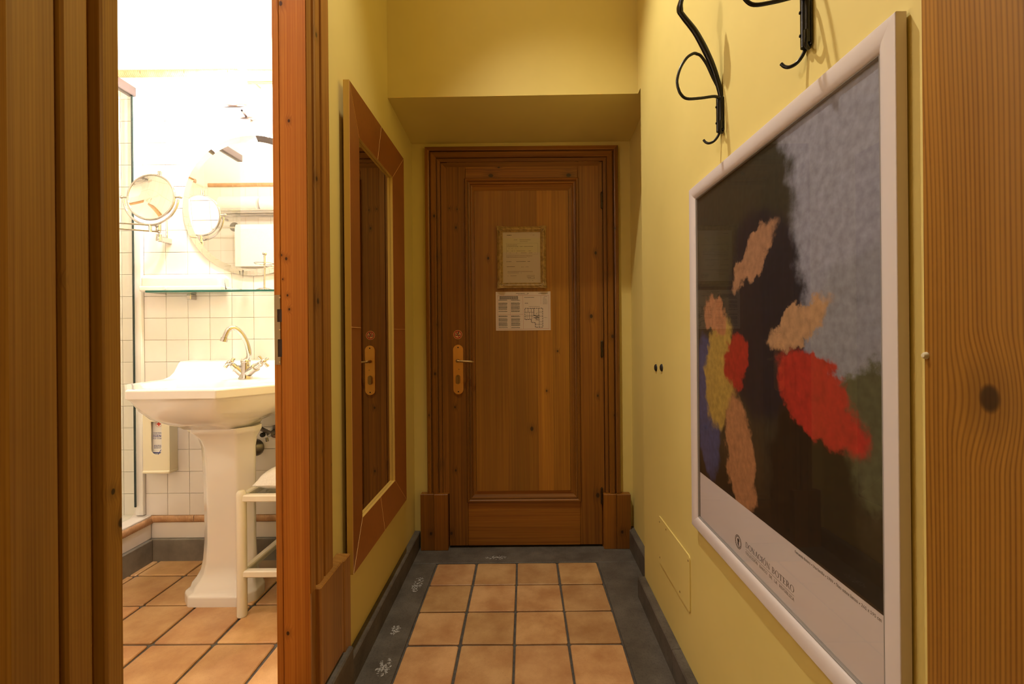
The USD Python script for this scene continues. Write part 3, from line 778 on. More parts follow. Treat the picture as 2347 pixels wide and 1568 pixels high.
for nm, a, b, ia, ib, mid in (('bottom', 0, 1, 0, 1, 'y'), ('right', 1, 2, 1, 2, 'z'), ('top', 2, 3, 2, 3, 'y'), ('left', 3, 0, 3, 0, 'z')):
    oa, ob, na, nb = o[a], o[b], i_[ia], i_[ib]
    mo_ = tuple((p + q) / 2 for p, q in zip(oa, ob)); mi_ = tuple((p + q) / 2 for p, q in zip(na, nb))
    part(mr, 'frame_board', rail([oa, mo_], [na, mi_]), M['veneer'])
    part(mr, 'frame_board', rail([mo_, ob], [mi_, nb]), M['veneer'])
    for q0, q1 in ((oa, na), (mo_, mi_)):
        pa, pb = np.array([XF + 0.0002, *q0]), np.array([XI + 0.0002, *q1])
        part(mr, 'inlay_line', tube([pa, pb], 0.0007, 6), M['inlay'])
part(mr, 'edge_band', bx(-0.5878, XF - 0.0003, YM0 - 0.0012, YM0 + 0.0005, ZM0, ZM1), M['veneer_edge'])
part(mr, 'edge_line', bx(XF - 0.0006, XF + 0.0004, YM0 - 0.0014, YM0 + 0.0006, ZM0, ZM1), M['inlay'])
part(mr, 'edge_band', bx(-0.5878, XF - 0.0003, YM1 - 0.0005, YM1 + 0.0012, ZM0, ZM1), M['veneer_edge'])
part(mr, 'mirror_glass', bx(-0.6005, -0.5965, YM0 + FW - 0.004, YM1 - FW + 0.004, ZM0 + FW - 0.004, ZM1 - FW + 0.004), M['mirror'], label='silvered mirror glass')
for m in mitred(YM0 + FW - 0.0005, YM1 - FW + 0.0005, ZM0 + FW - 0.0005, ZM1 - FW + 0.0005, [(0, 0.0005), (0, 0.0122), (0.0012, 0.0122), (0.0012, 0.0005)], y_sign=1, plane='x', base=-0.5965):
    part(mr, 'inner_edge', m, M['veneer_edge'])
part(mr, 'hanging_batten', bx(XL, -0.587, YM0 + 0.1, YM1 - 0.1, ZM1 - 0.12, ZM1 - 0.07), M['veneer_edge'])
part(mr, 'hanging_batten', bx(XL, -0.587, YM0 + 0.1, YM1 - 0.1, ZM0 + 0.07, ZM0 + 0.12), M['veneer_edge'])

# --- framed poster on the right
YP0, YP1, ZP0, ZP1 = 0.617, 1.390, 0.578, 1.590
XPF, XPB = 0.504, 0.519
po = thing('framed_poster', 'large glazed poster in a glossy white frame on the right hall wall', 'poster', (XR, (YP0 + YP1) / 2, ZP0))
frp = [(0, -0.0), (0, 0.0138), (0.0006, 0.0150), (0.0018, 0.0156), (0.010, 0.0158), (0.018, 0.0155), (0.026, 0.0143), (0.032, 0.0118), (0.0352, 0.0085), (0.036, 0.005), (0.036, 0.0)]
for m in mitred(YP0, YP1, ZP0, ZP1, frp, y_sign=-1, plane='x', base=XPB):
    part(po, 'frame_rail', m, M['frame_white'], 40)
for m in mitred(YP0 + 0.036, YP1 - 0.036, ZP0 + 0.036, ZP1 - 0.036, [(0, 0.0), (0, 0.009), (0.0015, 0.009), (0.003, 0.005), (0.003, 0.0)], y_sign=-1, plane='x', base=XPB):
    part(po, 'frame_lip', m, M['frame_inner'])
part(po, 'backing_board', bx(XPB - 0.0005, XR, YP0 + 0.005, YP1 - 0.005, ZP0 + 0.005, ZP1 - 0.005), M['frame_inner'])
OY0, OY1, OZ0, OZ1 = YP0 + 0.038, YP1 - 0.038, ZP0 + 0.038, ZP1 - 0.038
XA = XPB - 0.0030                          # paper front
part(po, 'sheet', bx(XA, XPB - 0.0005, OY0 - 0.002, OY1 + 0.002, OZ0 - 0.002, OZ1 + 0.002), M['paper'])
ZA = 0.748                                 # lower edge of the picture
AW, AH = OY1 - OY0, OZ1 - ZA
FIELDS = [  # centre u, v; radii; turn; soft edge; colour   (a soft abstract, no figures)
    (.92, .80, .40, .50, 0, .30, (.31, .32, .41)), (.97, .46, .24, .22, 10, .35, (.27, .28, .34)),
    (.30, .88, .42, .26, -14, .35, (.036, .036, .024)), (.96, .32, .20, .13, 8, .4, (.10, .105, .055)),
    (.50, .56, .24, .30, 6, .40, (.014, .014, .024)), (.74, .14, .20, .24, -6, .45, (.016, .011, .007)),
    (.09, .26, .12, .26, 8, .45, (.06, .075, .19)), (.46, .715, .16, .055, 28, .5, (.40, .215, .125)),
    (.20, .38, .13, .20, -16, .45, (.44, .30, .07)), (.16, .575, .12, .06, -20, .5, (.42, .18, .085)),
    (.36, .14, .10, .19, 14, .45, (.42, .20, .095)), (.77, .37, .19, .095, -24, .40, (.43, .030, .020)),
    (.34, .42, .10, .08, 30, .45, (.37, .026, .018)), (.70, .535, .15, .045, 18, .5, (.48, .285, .155))]
def picture_material():
    n = {'g': ('geometry', {}), 's': ('separate_xyz', {}),
         'u': ('map_range', {'from_min': OY1, 'from_max': OY0, 'to_min': 0, 'to_max': 1}), 'v': ('map_range', {'from_min': ZA, 'from_max': OZ1, 'to_min': 0, 'to_max': 1}),
         'n': ('noise_texture', {'scale': 14.0, 'detail': 7, 'roughness': 0.62}), 'n2': ('noise_texture', {'scale': 60.0, 'detail': 3}),
         'c': ('combine_xyz', {}), 'nv': ('vector_math', {'math_type': 'multiply_add', 'vector2': (.16, .16, 0)}), 'cc': ('vector_math', {'math_type': 'subtract', 'vector2': (.08, .08, 0)}),
         'r': ('rgb_ramp', {'ramp': [(0.0, (0.012, 0.009, 0.006)), (0.14, (0.045, 0.034, 0.020)), (0.3, (0.040, 0.036, 0.025)), (1.0, (0.028, 0.024, 0.02))]}),
         'p': ('principled_bsdf', {'roughness': 0.5})}
    l = [('g.position', 's.vector'), ('g.position', 'n.vector'), ('g.position', 'n2.vector'), ('s.y', 'u.value'), ('s.z', 'v.value'), ('u.result', 'c.x'), ('v.result', 'c.y'),
         ('n.color', 'nv.vector1'), ('c.vector', 'nv.vector3'), ('nv.vector', 'cc.vector1'), ('v.result', 'r.fac')]
    col = 'r.color'
    for i, (u, v, ru, rv, rot, soft, c) in enumerate(FIELDS):
        n['a%d' % i] = ('mapping', {'mapping_type': 'texture', 'location': (u, v, 0), 'rotation': (0, 0, math.radians(rot)), 'scale': (ru, rv, 1)})
        n['l%d' % i] = ('vector_math', {'math_type': 'length'})
        n['k%d' % i] = ('map_range', {'range_type': 'smoothstep', 'from_min': 1 - soft * .35, 'from_max': 1 + soft * .15, 'to_min': 1, 'to_max': 0, 'clamp': True})
        n['x%d' % i] = ('mix_color', {'blend_type': 'mix', 'b': c})
        l += [('cc.vector', 'a%d.vector' % i), ('a%d.vector' % i, 'l%d.vector1' % i), ('l%d.value' % i, 'k%d.value' % i), ('k%d.result' % i, 'x%d.fac' % i), (col, 'x%d.a' % i)]
        col = 'x%d.result' % i
    n['vm'] = ('map_range', {'from_min': .3, 'from_max': .7, 'to_min': .8, 'to_max': 1.2})
    n['h'] = ('hsv', {'hue': .5, 'saturation': 1.0, 'fac': 1.0})
    l += [('n2.fac', 'vm.value'), ('vm.result', 'h.value'), (col, 'h.color'), ('h.color', 'p.base_color')]
    return mat('picture_print', n, l)
part(po, 'picture', bx(XA - 0.0004, XA + 0.0001, OY0, OY1, ZA, OZ1), picture_material(), label='abstract picture of soft dark, blue, red and ochre colour fields')
# lettering under the picture
_tc = {}
def text_fit(text, height, width, depth=0.0002, bold=False):
    m = meshkit.text_mesh(text, height, depth, bold)
    w = m.bounds[1][0] - m.bounds[0][0]
    m.apply_translation((-m.bounds[0][0], 0, 0))
    m.apply_scale((width / w, 1, 1))
    return m
def on_right(m, px, py):
    y, z = on_x(px, py, XA)[1:]
    return place(m, -EY, EZ, -EX, (XA, y, z))
# a small serif alphabet for the title line: boxes for stems, thin serifs and curved bowls
def serif_letters(text, cap):
    def stem(x, w=0.13, y0=0, y1=1): return sbox(x, y0, x + w, y1)
    def ser(x, y, w=0.30): return sbox(x - w / 2, y - 0.02, x + w / 2, y + 0.02)
    def ring(cx, rx, thick=0.12, thin=0.045):
        o_ = affinity.scale(Point(0, 0).buffer(1, quad_segs=16), rx, 0.52); i2 = affinity.scale(Point(0, 0).buffer(1, quad_segs=16), rx - thick, 0.52 - thin)
        return affinity.translate(o_.difference(i2), cx, 0.5)
    def line(a, b, w): return LineString([a, b]).buffer(w / 2, cap_style=2)
    L = {}
    L['I'] = (unary_union([stem(0.09), ser(0.155, 0.02), ser(0.155, 0.98)]), 0.31)
    L['D'] = (unary_union([stem(0.09), ser(0.13, 0.02), ser(0.13, 0.98), ring(0.36, 0.46).intersection(sbox(0.22, -0.1, 1, 1.1)), sbox(0.1, 0.935, 0.4, 0.98), sbox(0.1, 0.02, 0.4, 0.065)]), 0.88)
    L['O'] = (ring(0.46, 0.45), 0.92)
    L['C'] = (unary_union([ring(0.46, 0.45).difference(Polygon([(0.55, 0.5), (1.2, 0.22), (1.2, 0.78)])), sbox(0.80, 0.70, 0.84, 0.97)]), 0.88)
    L['N'] = (unary_union([sbox(0.12, 0, 0.165, 1), sbox(0.74, 0, 0.785, 1), line((0.10, 0.98), (0.76, 0.02), 0.13), ser(0.14, 0.02), ser(0.08, 0.98, 0.2), ser(0.76, 0.98)]), 0.90)
    L['A'] = (unary_union([line((0.10, 0), (0.42, 1.0), 0.05), line((0.40, 1.0), (0.74, 0), 0.13), sbox(0.2, 0.32, 0.62, 0.365), ser(0.10, 0.02), ser(0.74, 0.02)]), 0.84)
    L['B'] = (unary_union([stem(0.09), ser(0.13, 0.02), ser(0.13, 0.98), affinity.translate(affinity.scale(Point(0, 0).buffer(1), 0.30, 0.26).difference(affinity.scale(Point(0, 0).buffer(1), 0.19, 0.215)), 0.30, 0.735).intersection(sbox(0.2, 0, 1, 1)), affinity.translate(affinity.scale(Point(0, 0).buffer(1), 0.36, 0.275).difference(affinity.scale(Point(0, 0).buffer(1), 0.24, 0.23)), 0.30, 0.27).intersection(sbox(0.2, 0, 1, 1))]), 0.74)
    L['T'] = (unary_union([stem(0.33), sbox(0.03, 0.935, 0.76, 0.985), sbox(0.03, 0.8, 0.07, 0.96), sbox(0.72, 0.8, 0.76, 0.96), ser(0.395, 0.02)]), 0.80)
    L['E'] = (unary_union([stem(0.09), ser(0.13, 0.02), ser(0.13, 0.98), sbox(0.1, 0.935, 0.60, 0.98), sbox(0.1, 0.02, 0.64, 0.065), sbox(0.1, 0.49, 0.5, 0.535), sbox(0.57, 0.8, 0.61, 0.98), sbox(0.61, 0.02, 0.65, 0.2), sbox(0.46, 0.41, 0.5, 0.62)]), 0.70)
    L['R'] = (unary_union([stem(0.09), ser(0.13, 0.02), ser(0.13, 0.98), affinity.translate(affinity.scale(Point(0, 0).buffer(1), 0.33, 0.27).difference(affinity.scale(Point(0, 0).buffer(1), 0.21, 0.225)), 0.30, 0.725).intersection(sbox(0.2, 0, 1, 1)), line((0.36, 0.48), (0.78, 0.0), 0.12), ser(0.78, 0.02, 0.16)]), 0.82)
    L['Ó'] = (unary_union([L['O'][0], line((0.42, 1.12), (0.62, 1.32), 0.09)]), 0.92)
    out, x = [], 0
    for ch in text:
        if ch == ' ':
            x += 0.5; continue
        g_, w = L[ch]
        out.append(affinity.translate(g_, x, 0)); x += w + 0.10
    return extrude(affinity.scale(unary_union(out), cap, cap, origin=(0, 0)), 0.0002)
cap_path = po
def fit_w(m, w):
    m.apply_translation((-m.bounds[0][0], 0, 0)); m.apply_scale((w / m.bounds[1][0], 1, 1)); return m
ty0, ty1 = on_x(1709, 1262, XA), on_x(1820, 1350, XA)
tw = ty0[1] - ty1[1]
zt_ = 0.6545
def on_p(m, y, z): return place(m, -EY, EZ, -EX, (XA, y, z))
part(po, 'title_lettering', on_p(fit_w(serif_letters('DONACIÓN BOTERO', 0.0125), tw), ty0[1], zt_), M['title_ink'], label='line of black serif lettering')
part(po, 'rule_line', on_p(extrude(sbox(0, 0, tw, 0.0006), 0.0002), ty0[1], zt_ - 0.0055), M['grey_ink'])
part(po, 'small_lettering', on_p(text_fit('COLECCIÓN   BANCO   DE   LA   REPÚBLICA', 0.0062, tw), ty0[1], zt_ - 0.0155), M['grey_ink'])
c0, c1 = on_x(1822, 1259, XA)[1], OY0 + 0.011
part(po, 'credit_lettering', on_p(text_fit('Fernando Botero • Una familia • 1989 • Óleo sobre lienzo • 241 x 195 cm', 0.0050, c0 - c1), c0, ZA - 0.0125), M['grey_ink'])
# round seal
def seal():
    o_ = Point(0, 0).buffer(0.0165, quad_segs=16).difference(Point(0, 0).buffer(0.0118, quad_segs=16))
    return o_
sy, szz = on_x(1692, 1242, XA)[1:]
sl = part(po, 'seal', on_p(extrude(seal(), 0.0002), sy, szz), M['grey_ink'], label='round grey seal with a small bust')
bust = unary_union([affinity.scale(Point(0, 0.0035).buffer(0.0042), 1, 1.2), Polygon([(-0.0035, -0.002), (0.003, -0.001), (0.0025, -0.006), (0.006, -0.0105), (-0.001, -0.0085), (-0.003, -0.006)]), Point(0.002, 0.004).buffer(0.0035)])
part(sl, 'bust', on_p(extrude(bust, 0.0002), sy, szz), M['ink'])
ticks = []
for k in range(22):
    a = 2 * math.pi * k / 22 + 0.1
    ticks.append(affinity.rotate(sbox(0.0132, -0.0009, 0.0152, 0.0009), math.degrees(a), origin=(0, 0)))
part(sl, 'seal_marks', place(extrude(unary_union(ticks), 0.0003), -EY, EZ, -EX, (XA, sy, szz)), M['paper'], kind='stuff')
part(po, 'glazing', bx(XPB - 0.0078, XPB - 0.0068, OY0 - 0.001, OY1 + 0.001, OZ0 - 0.001, OZ1 + 0.001), M['pane'], label='clear glazing')

# --- coat hooks
YH = 1.194
def hx(px, py): return at(px, py, YH)
def make_hook(name, label, y_here, turn=0.0, drop=0.0):
    t = thing(name, label, 'coat hook', (XR, y_here, hx(1653, 305)[2]), group=None)
    dy = np.array([0, y_here - YH, 0])
    zb_, zt_ = hx(1653, 306)[2], hx(1653, 222)[2]
    def w(m):
        m.apply_transform(trimesh.transformations.rotation_matrix(math.radians(turn), [0, 0, 1], [XR, YH, 0]))
        m.apply_translation(dy - np.array([0, 0, drop])); return m
    plate_ = cat_(bx(XR - 0.004, XR, YH - 0.012, YH + 0.012, zb_ + 0.004, zt_ - 0.004, 0.0015),
                  tube([(XR - 0.0095, YH, zb_ + 0.004), (XR - 0.0095, YH, zt_)], 0.0062, 12),
                  tube([(XR - 0.007, YH - 0.0085, zb_ + 0.008), (XR - 0.007, YH - 0.0085, zt_ - 0.004)], 0.0048, 10),
                  tube([(XR - 0.007, YH + 0.0085, zb_ + 0.008), (XR - 0.007, YH + 0.0085, zt_ - 0.004)], 0.0048, 10))
    part(t, 'wall_plate', w(plate_), M['black_iron'], 40)
    arm = smooth_path([hx(1657, 290), hx(1656, 245), hx(1650, 208), hx(1636, 160), hx(1618, 118), hx(1594, 74), hx(1570, 43), hx(1558, 27)], 6)
    k = np.linspace(0, 1, len(arm))
    part(t, 'upper_arm', w(tube(arm, np.interp(k, [0, .3, .6, .9, 1], [.005, .0070, .0082, .0070, .0068]), 12)), M['black_iron'], 40)
    hd = smooth_path([hx(1560, 30), hx(1558, 14), hx(1566, -10), hx(1580, -34)], 6)
    k = np.linspace(0, 1, len(hd))
    part(t, 'paddle_head', w(tube(hd, np.interp(k, [0, .15, .45, .8, 1], [.0068, .0075, .0062, .0055, .003]), 14, flat=((0, 1, 0), np.interp(k, [0, .2, .5, .8, 1], [1.0, 1.9, 3.0, 2.6, 1.0])))), M['black_iron'], 40)
    for s in (-1, 1):
        off = np.array([0, s * 0.013, 0])
        lo = smooth_path([hx(1657, 262), hx(1656, 234) + off * 0.3, hx(1646, 229) + off * 0.6, hx(1632, 227) + off, hx(1600, 231) + off, hx(1570, 232) + off, hx(1556, 221) + off, hx(1550, 205) + off * 0.9], 5)
        up = smooth_path([hx(1550, 205) + off * 0.9, hx(1549, 188) + off * 0.8, hx(1557, 160) + off * 0.6, hx(1572, 136) + off * 0.4, hx(1588, 124) + off * 0.15, hx(1597, 123)], 5)
        if s == -1:
            part(t, 'wire_loop', w(tube(np.vstack([lo, up[1:]]), 0.0036, 10)), M['black_iron'], 40)
    ret = smooth_path([hx(1595, 123), hx(1606, 128), hx(1620, 148), hx(1634, 178), hx(1648, 205), hx(1657, 222), hx(1659, 250)], 6)
    part(t, 'wire_loop', w(tube(ret, 0.0036, 10)), M['black_iron'], 40)
    for s in (-1, 1):
        c = [hx(1652, 296) + np.array([0, s * 0.004, 0]), hx(1649, 308) + np.array([0, s * 0.008, 0]), hx(1642, 318) + np.array([0, s * 0.014, 0]), hx(1633, 321) + np.array([0, s * 0.020, 0]), hx(1627, 317) + np.array([0, s * 0.026, 0]), hx(1623, 310) + np.array([0, s * 0.030, 0])]
        if s == -1:
            c = [hx(1654, 296) + np.array([0, -.004, 0]), hx(1653, 304) + np.array([0, -.006, 0]), hx(1649, 309) + np.array([0, -.012, 0]), hx(1643, 306) + np.array([0, -.020, 0]), hx(1641, 296) + np.array([0, -.026, 0]), hx(1640, 288) + np.array([0, -.028, 0])]
        part(t, 'small_hook', w(tube(smooth_path(c, 5), 0.0032, 10)), M['black_iron'], 40)
    for q in (0.28, 0.72):
        part(t, 'screw', w(lathe([(0, 0.0025), (0.0025, 0.0018), (0.0032, 0), (0, 0)], 10, '-x', (XR - 0.0155, YH, zb_ + q * (zt_ - zb_)))), M['black_iron'])
    return t
make_hook('coat_hook', 'black iron coat hook with wire loop, the one farther down the right wall', 1.194)
make_hook('coat_hook', 'black iron coat hook cut by the picture top, directly above the poster', 0.829, -10, 0.008)

# --- inspection plate and the two plugs
ip = thing('inspection_plate', 'yellow painted metal cover plate screwed low on the right wall', 'cover plate', (XR, 1.62, 0.28))
YI0, YI1, ZI0, ZI1 = 1.452, 1.788, 0.268, 0.448
pl = sbox(YI0, ZI0, YI1, ZI1).buffer(-0.012).buffer(0.012, quad_segs=6)
bowed = extrude(pl, 0.004)
part(ip, 'plate', place(bowed, EY, EZ, -EX, (XR, 0, 0)), M['yellow'])
for y, z in ((1.772, 0.428), (1.772, 0.29), (1.692, 0.432), (1.464, 0.43), (1.545, 0.285)):
    part(ip, 'screw', lathe([(0, 0.0016), (0.003, 0.001), (0.0036, 0), (0, 0)], 10, '-x', (XR - 0.004, y, z)), M['old_brass'])
for (px_c, lab) in ((1504, 'round black wall plug, the one nearer the entrance door'), (1517, 'round black wall plug, the one nearer the poster')):
    c = on_x(px_c, 843, XR)
    single('wall_plug', lathe([(0, 0.006), (0.010, 0.0055), (0.0135, 0.003), (0.0145, 0), (0, 0)], 20, '-x', c), M['black_rubber'], lab, 'wall plug', smooth=40)
single('door_bumper', lathe([(0, 0.005), (0.0025, 0.0045), (0.004, 0.0025), (0.0045, 0), (0, 0)], 16, '-x', on_x(2123, 815, 0.50)), M['cream_plastic'], 'tiny cream bumper stud on the edge of the pine board', 'bumper', smooth=40)

# --- things on the entrance door
def on_d(m, y): return place(m, EX, EZ, -EY, (0, y, 0))
YD = YF + 0.003                             # face of the panel planks
fx0, fx1, fz0, fz1 = dX(1140, 590), dX(1251, 590), dZ(661), dZ(520)
cf = thing('certificate_frame', 'small ornate gilt frame holding a printed notice on the entrance door', 'picture frame', ((fx0 + fx1) / 2, YD, fz0))
fw = 0.030
gp = [(0, 0), (0, 0.010), (0.003, 0.013), (0.006, 0.010), (0.009, 0.014), (0.015, 0.016), (0.020, 0.014), (0.023, 0.009), (0.026, 0.010), (fw, 0.006), (fw, 0.0)]
for m in mitred(fx0, fx1, fz0, fz1, gp, base=YD):
    part(cf, 'frame_rail', m, M['gilt'])
for sx, sz, cx, cz_ in ((1, 1, fx0, fz0), (-1, 1, fx1, fz0), (1, -1, fx0, fz1), (-1, -1, fx1, fz1)):
    ms = []
    for a in (8, 27, 45, 63, 82):
        L = 0.042 if a != 45 else 0.034
        d = np.array([sx * math.cos(math.radians(a)), sz * math.sin(math.radians(a))])
        q = smooth_path([(cx - 0.0005 * sx, YD - 0.012, cz_ - 0.0005 * sz), (cx + d[0] * L * 0.5, YD - 0.0175, cz_ + d[1] * L * 0.5), (cx + d[0] * L, YD - 0.014, cz_ + d[1] * L)], 4)
        ms.append(tube(q, np.interp(np.linspace(0, 1, len(q)), [0, .6, 1], [.003, .0045, .0015]), 8))
    part(cf, 'corner_ornament', cat_(*ms), M['gilt'], 50)
ix0, ix1, iz0, iz1 = fx0 + fw - 0.002, fx1 - fw + 0.002, fz0 + fw - 0.002, fz1 - fw + 0.002
nt = part(cf, 'notice', bx(ix0, ix1, YD - 0.004, YD - 0.001, iz0, iz1), M['sheet'])
part(nt, 'pale_band', bx(ix0, ix1, YD - 0.0042, YD - 0.004, iz0 + 0.60 * (iz1 - iz0), iz0 + 0.88 * (iz1 - iz0)), M['sheet_reflection'])  # reflection in the glazing, put into the colour as a pale band
rs = random.Random(11)
def scribble_line(x0, x1, z, h, dens=0.8):
    """one unreadable line of print: word-length dashes"""
    out, x = [], x0
    while x < x1 - 0.002:
        w = min(rs.uniform(0.003, 0.010), x1 - x)
        if rs.random() < dens:
            out.append(sbox(x, z - h / 2, x + w, z + h / 2))
        x += w + 0.0015
    return out
def W(u): return ix0 + u * (ix1 - ix0)
def H(v): return iz0 + v * (iz1 - iz0)
ln = []
for u0, u1, v, hh, dn in ((.12, .24, .935, .004, 1), (.80, .84, .935, .002, 1), (.30, .74, .845, .0022, .9), (.40, .72, .81, .002, .8), (.12, .38, .745, .0022, .9), (.12, .80, .715, .0026, .85), (.12, .36, .675, .0018, .8), (.12, .86, .625, .002, .6), (.16, .86, .59, .002, .7),
                          (.10, .78, .53, .0026, 1), (.10, .70, .50, .0018, .9), (.10, .23, .42, .003, 1), (.36, .72, .42, .003, .8), (.11, .33, .32, .003, 1), (.36, .68, .315, .002, .6), (.13, .80, .225, .0022, .95), (.13, .50, .20, .0018, .9), (.13, .36, .14, .002, .8), (.63, .84, .145, .002, 1), (.63, .84, .125, .002, 1), (.65, .84, .105, .002, .9), (.66, .84, .085, .002, .9), (.70, .80, .05, .002, .9)):
    ln += scribble_line(W(u0), W(u1), H(v), hh * 0.8, dn)
part(nt, 'print_lines', on_d(extrude(unary_union(ln), 0.0001), YD - 0.0043), M['grey_ink'], kind='stuff')
bxl = sbox(W(.10), H(.565), W(.93), H(.775)); part(nt, 'box_rule', on_d(extrude(bxl.difference(bxl.buffer(-0.0005)), 0.0001), YD - 0.0043), M['grey_ink'])
part(cf, 'glazing', bx(ix0, ix1, YD - 0.0062, YD - 0.0055, iz0, iz1), M['pane'])

# evacuation sheet
ex0, ex1, ez0, ez1 = dX(1136.5, 713), dX(1262, 713), dZ(757.5), dZ(668.5)
es = thing('evacuation_notice', 'unframed landscape printed sheet with floor plan below the gilt frame', 'notice', ((ex0 + ex1) / 2, YD, ez0))
part(es, 'sheet', bx(ex0, ex1, YD - 0.0012, YD - 0.0001, ez0, ez1), M['sheet'])
def W(u): return ex0 + u * (ex1 - ex0)
def H(v): return ez0 + (1 - v) * (ez1 - ez0)
ln = scribble_line(W(.37), W(.63), H(.045), .0024, .95) + scribble_line(W(.41), W(.60), H(.075), .0016, .95) + scribble_line(W(.78), W(.95), H(.05), .002, .9)
for k in range(6):
    ln += scribble_line(W(.07), W(.41), H(.12 + k * .014), .0022, 1)
for bx_, vs in ((.05, ((.21, 2), (.285, 5), (.37, 7), (.50, 2), (.62, 3), (.69, 6), (.79, 7), (.91, 2))), (.28, ((.21, 2), (.285, 5), (.37, 7), (.49, 3), (.62, 3), (.69, 6), (.79, 7), (.92, 2)))):
    for v, nn in vs:
        for k in range(nn):
            ln += scribble_line(W(bx_), W(bx_ + .155 + .01 * (k % 2)), H(v + k * .0145), .0019, 1)
ln += scribble_line(W(.52), W(.70), H(.15), .0026, .9) + scribble_line(W(.53), W(.60), H(.30), .0028, 1) + scribble_line(W(.60), W(.80), H(.385), .0014, .7) + scribble_line(W(.87), W(.95), H(.67), .0014, .8)
for k in range(7):
    ln += scribble_line(W(.86), W(.94), H(.13 + k * .032), .0016, .85)
part(es, 'print_lines', on_d(extrude(unary_union(ln), 0.0001), YD - 0.0013), M['grey_ink'], kind='stuff')
rl = []
for x_a, y_a, x_b, y_b in ((.03, .10, .97, .105), (.03, .96, .97, .965), (.03, .10, .033, .96), (.967, .10, .97, .96), (.497, .10, .50, .96), (.03, .585, .497, .59), (.26, .2, .262, .95), (.82, .1, .823, .33)):
    rl.append(sbox(min(W(x_a), W(x_b)), min(H(y_a), H(y_b)), max(W(x_a), W(x_b)), max(H(y_a), H(y_b))))
part(es, 'rule_lines', on_d(extrude(unary_union(rl), 0.0001), YD - 0.0013), M['red_ink'], kind='stuff')
def FP(u, v): return (W(.53 + u * .325), H(.43 + v * .49))
def wal(a, b, w=.0028):
    return LineString([FP(*a), FP(*b)]).buffer(w / 2, cap_style=3)
fp = []
outer = [(0, 0), (1, 0), (1, 1), (.58, 1), (.58, .76), (.36, .74), (.36, .58), (0, .60), (0, 0)]
for a, b in zip(outer[:-1], outer[1:]):
    n = max(2, int(round(math.dist(a, b) / .13)))
    for k in range(n):
        t0, t1_ = k / n + 0.02, (k + .62) / n
        fp.append(wal(tuple(np.array(a) + t0 * (np.array(b) - np.array(a))), tuple(np.array(a) + t1_ * (np.array(b) - np.array(a)))))
for a, b, w in (((0, .2), (.5, .2), .0016), ((0, .4), (.6, .4), .0016), ((.18, 0), (.18, .2), .0016), ((.36, 0), (.36, .2), .0016), ((.5, 0), (.5, .4), .0022), ((.78, 0), (.78, .6), .0022), ((.12, .22), (.12, .58), .0012), ((.25, .22), (.25, .58), .0014), ((.4, .22), (.4, .58), .0014), ((.5, .38), (.8, .38), .003), ((.5, .5), (.8, .5), .003), ((.6, .62), (.8, .62), .0014), ((.78, .2), (1, .2), .0014), ((.8, .42), (1, .42), .0014), ((.8, .6), (.8, 1), .0014), ((.6, .85), (1, .85), .0014), ((.82, .72), (1, .72), .0014), ((.62, .3), (.7, .24), .0016), ((.62, .45), (.72, .45), .004), ((.6, .55), (.7, .58), .003)):
    fp.append(wal(a, b, w))
part(es, 'floor_plan', on_d(extrude(unary_union(fp), 0.0001), YD - 0.0013), M['ink'])

# no smoking sticker on the left stile
sc_ = np.array([dX(1049.5, 767), dZ(767, 1050)])
st = thing('no_smoking_sticker', 'small round red and cream no smoking sticker above the lock plate', 'sticker', (sc_[0], YF, sc_[1]))
R_ = 0.0245
part(st, 'disc', on_d(affinity_t := extrude(affinity.translate(Point(0, 0).buffer(R_, quad_segs=16), *sc_), 0.0004), YF), M['sticker_cream'])
ring_ = Point(0, 0).buffer(R_ * 0.88, quad_segs=16).difference(Point(0, 0).buffer(R_ * 0.70, quad_segs=16))
slash = LineString([(-R_ * .35, R_ * .7), (R_ * .35, -R_ * .7)]).buffer(R_ * .08)
part(st, 'red_ring', on_d(extrude(affinity.translate(unary_union([ring_, slash]), *sc_), 0.0004), YF - 0.0005), M['sticker_red'])
cig = unary_union([sbox(-R_ * .58, -R_ * .24, R_ * .58, -R_ * .08), LineString([(R_ * .05, R_ * .6), (R_ * .22, R_ * .45), (R_ * .12, R_ * .22), (0, R_ * .12)]).buffer(R_ * .08), LineString([(-R_ * .6, 0), (-R_ * .5, R_ * .18), (-R_ * .15, R_ * .16)]).buffer(R_ * .04)])
part(st, 'cigarette', on_d(extrude(affinity.translate(cig, *sc_), 0.0004), YF - 0.0004), M['ink'])

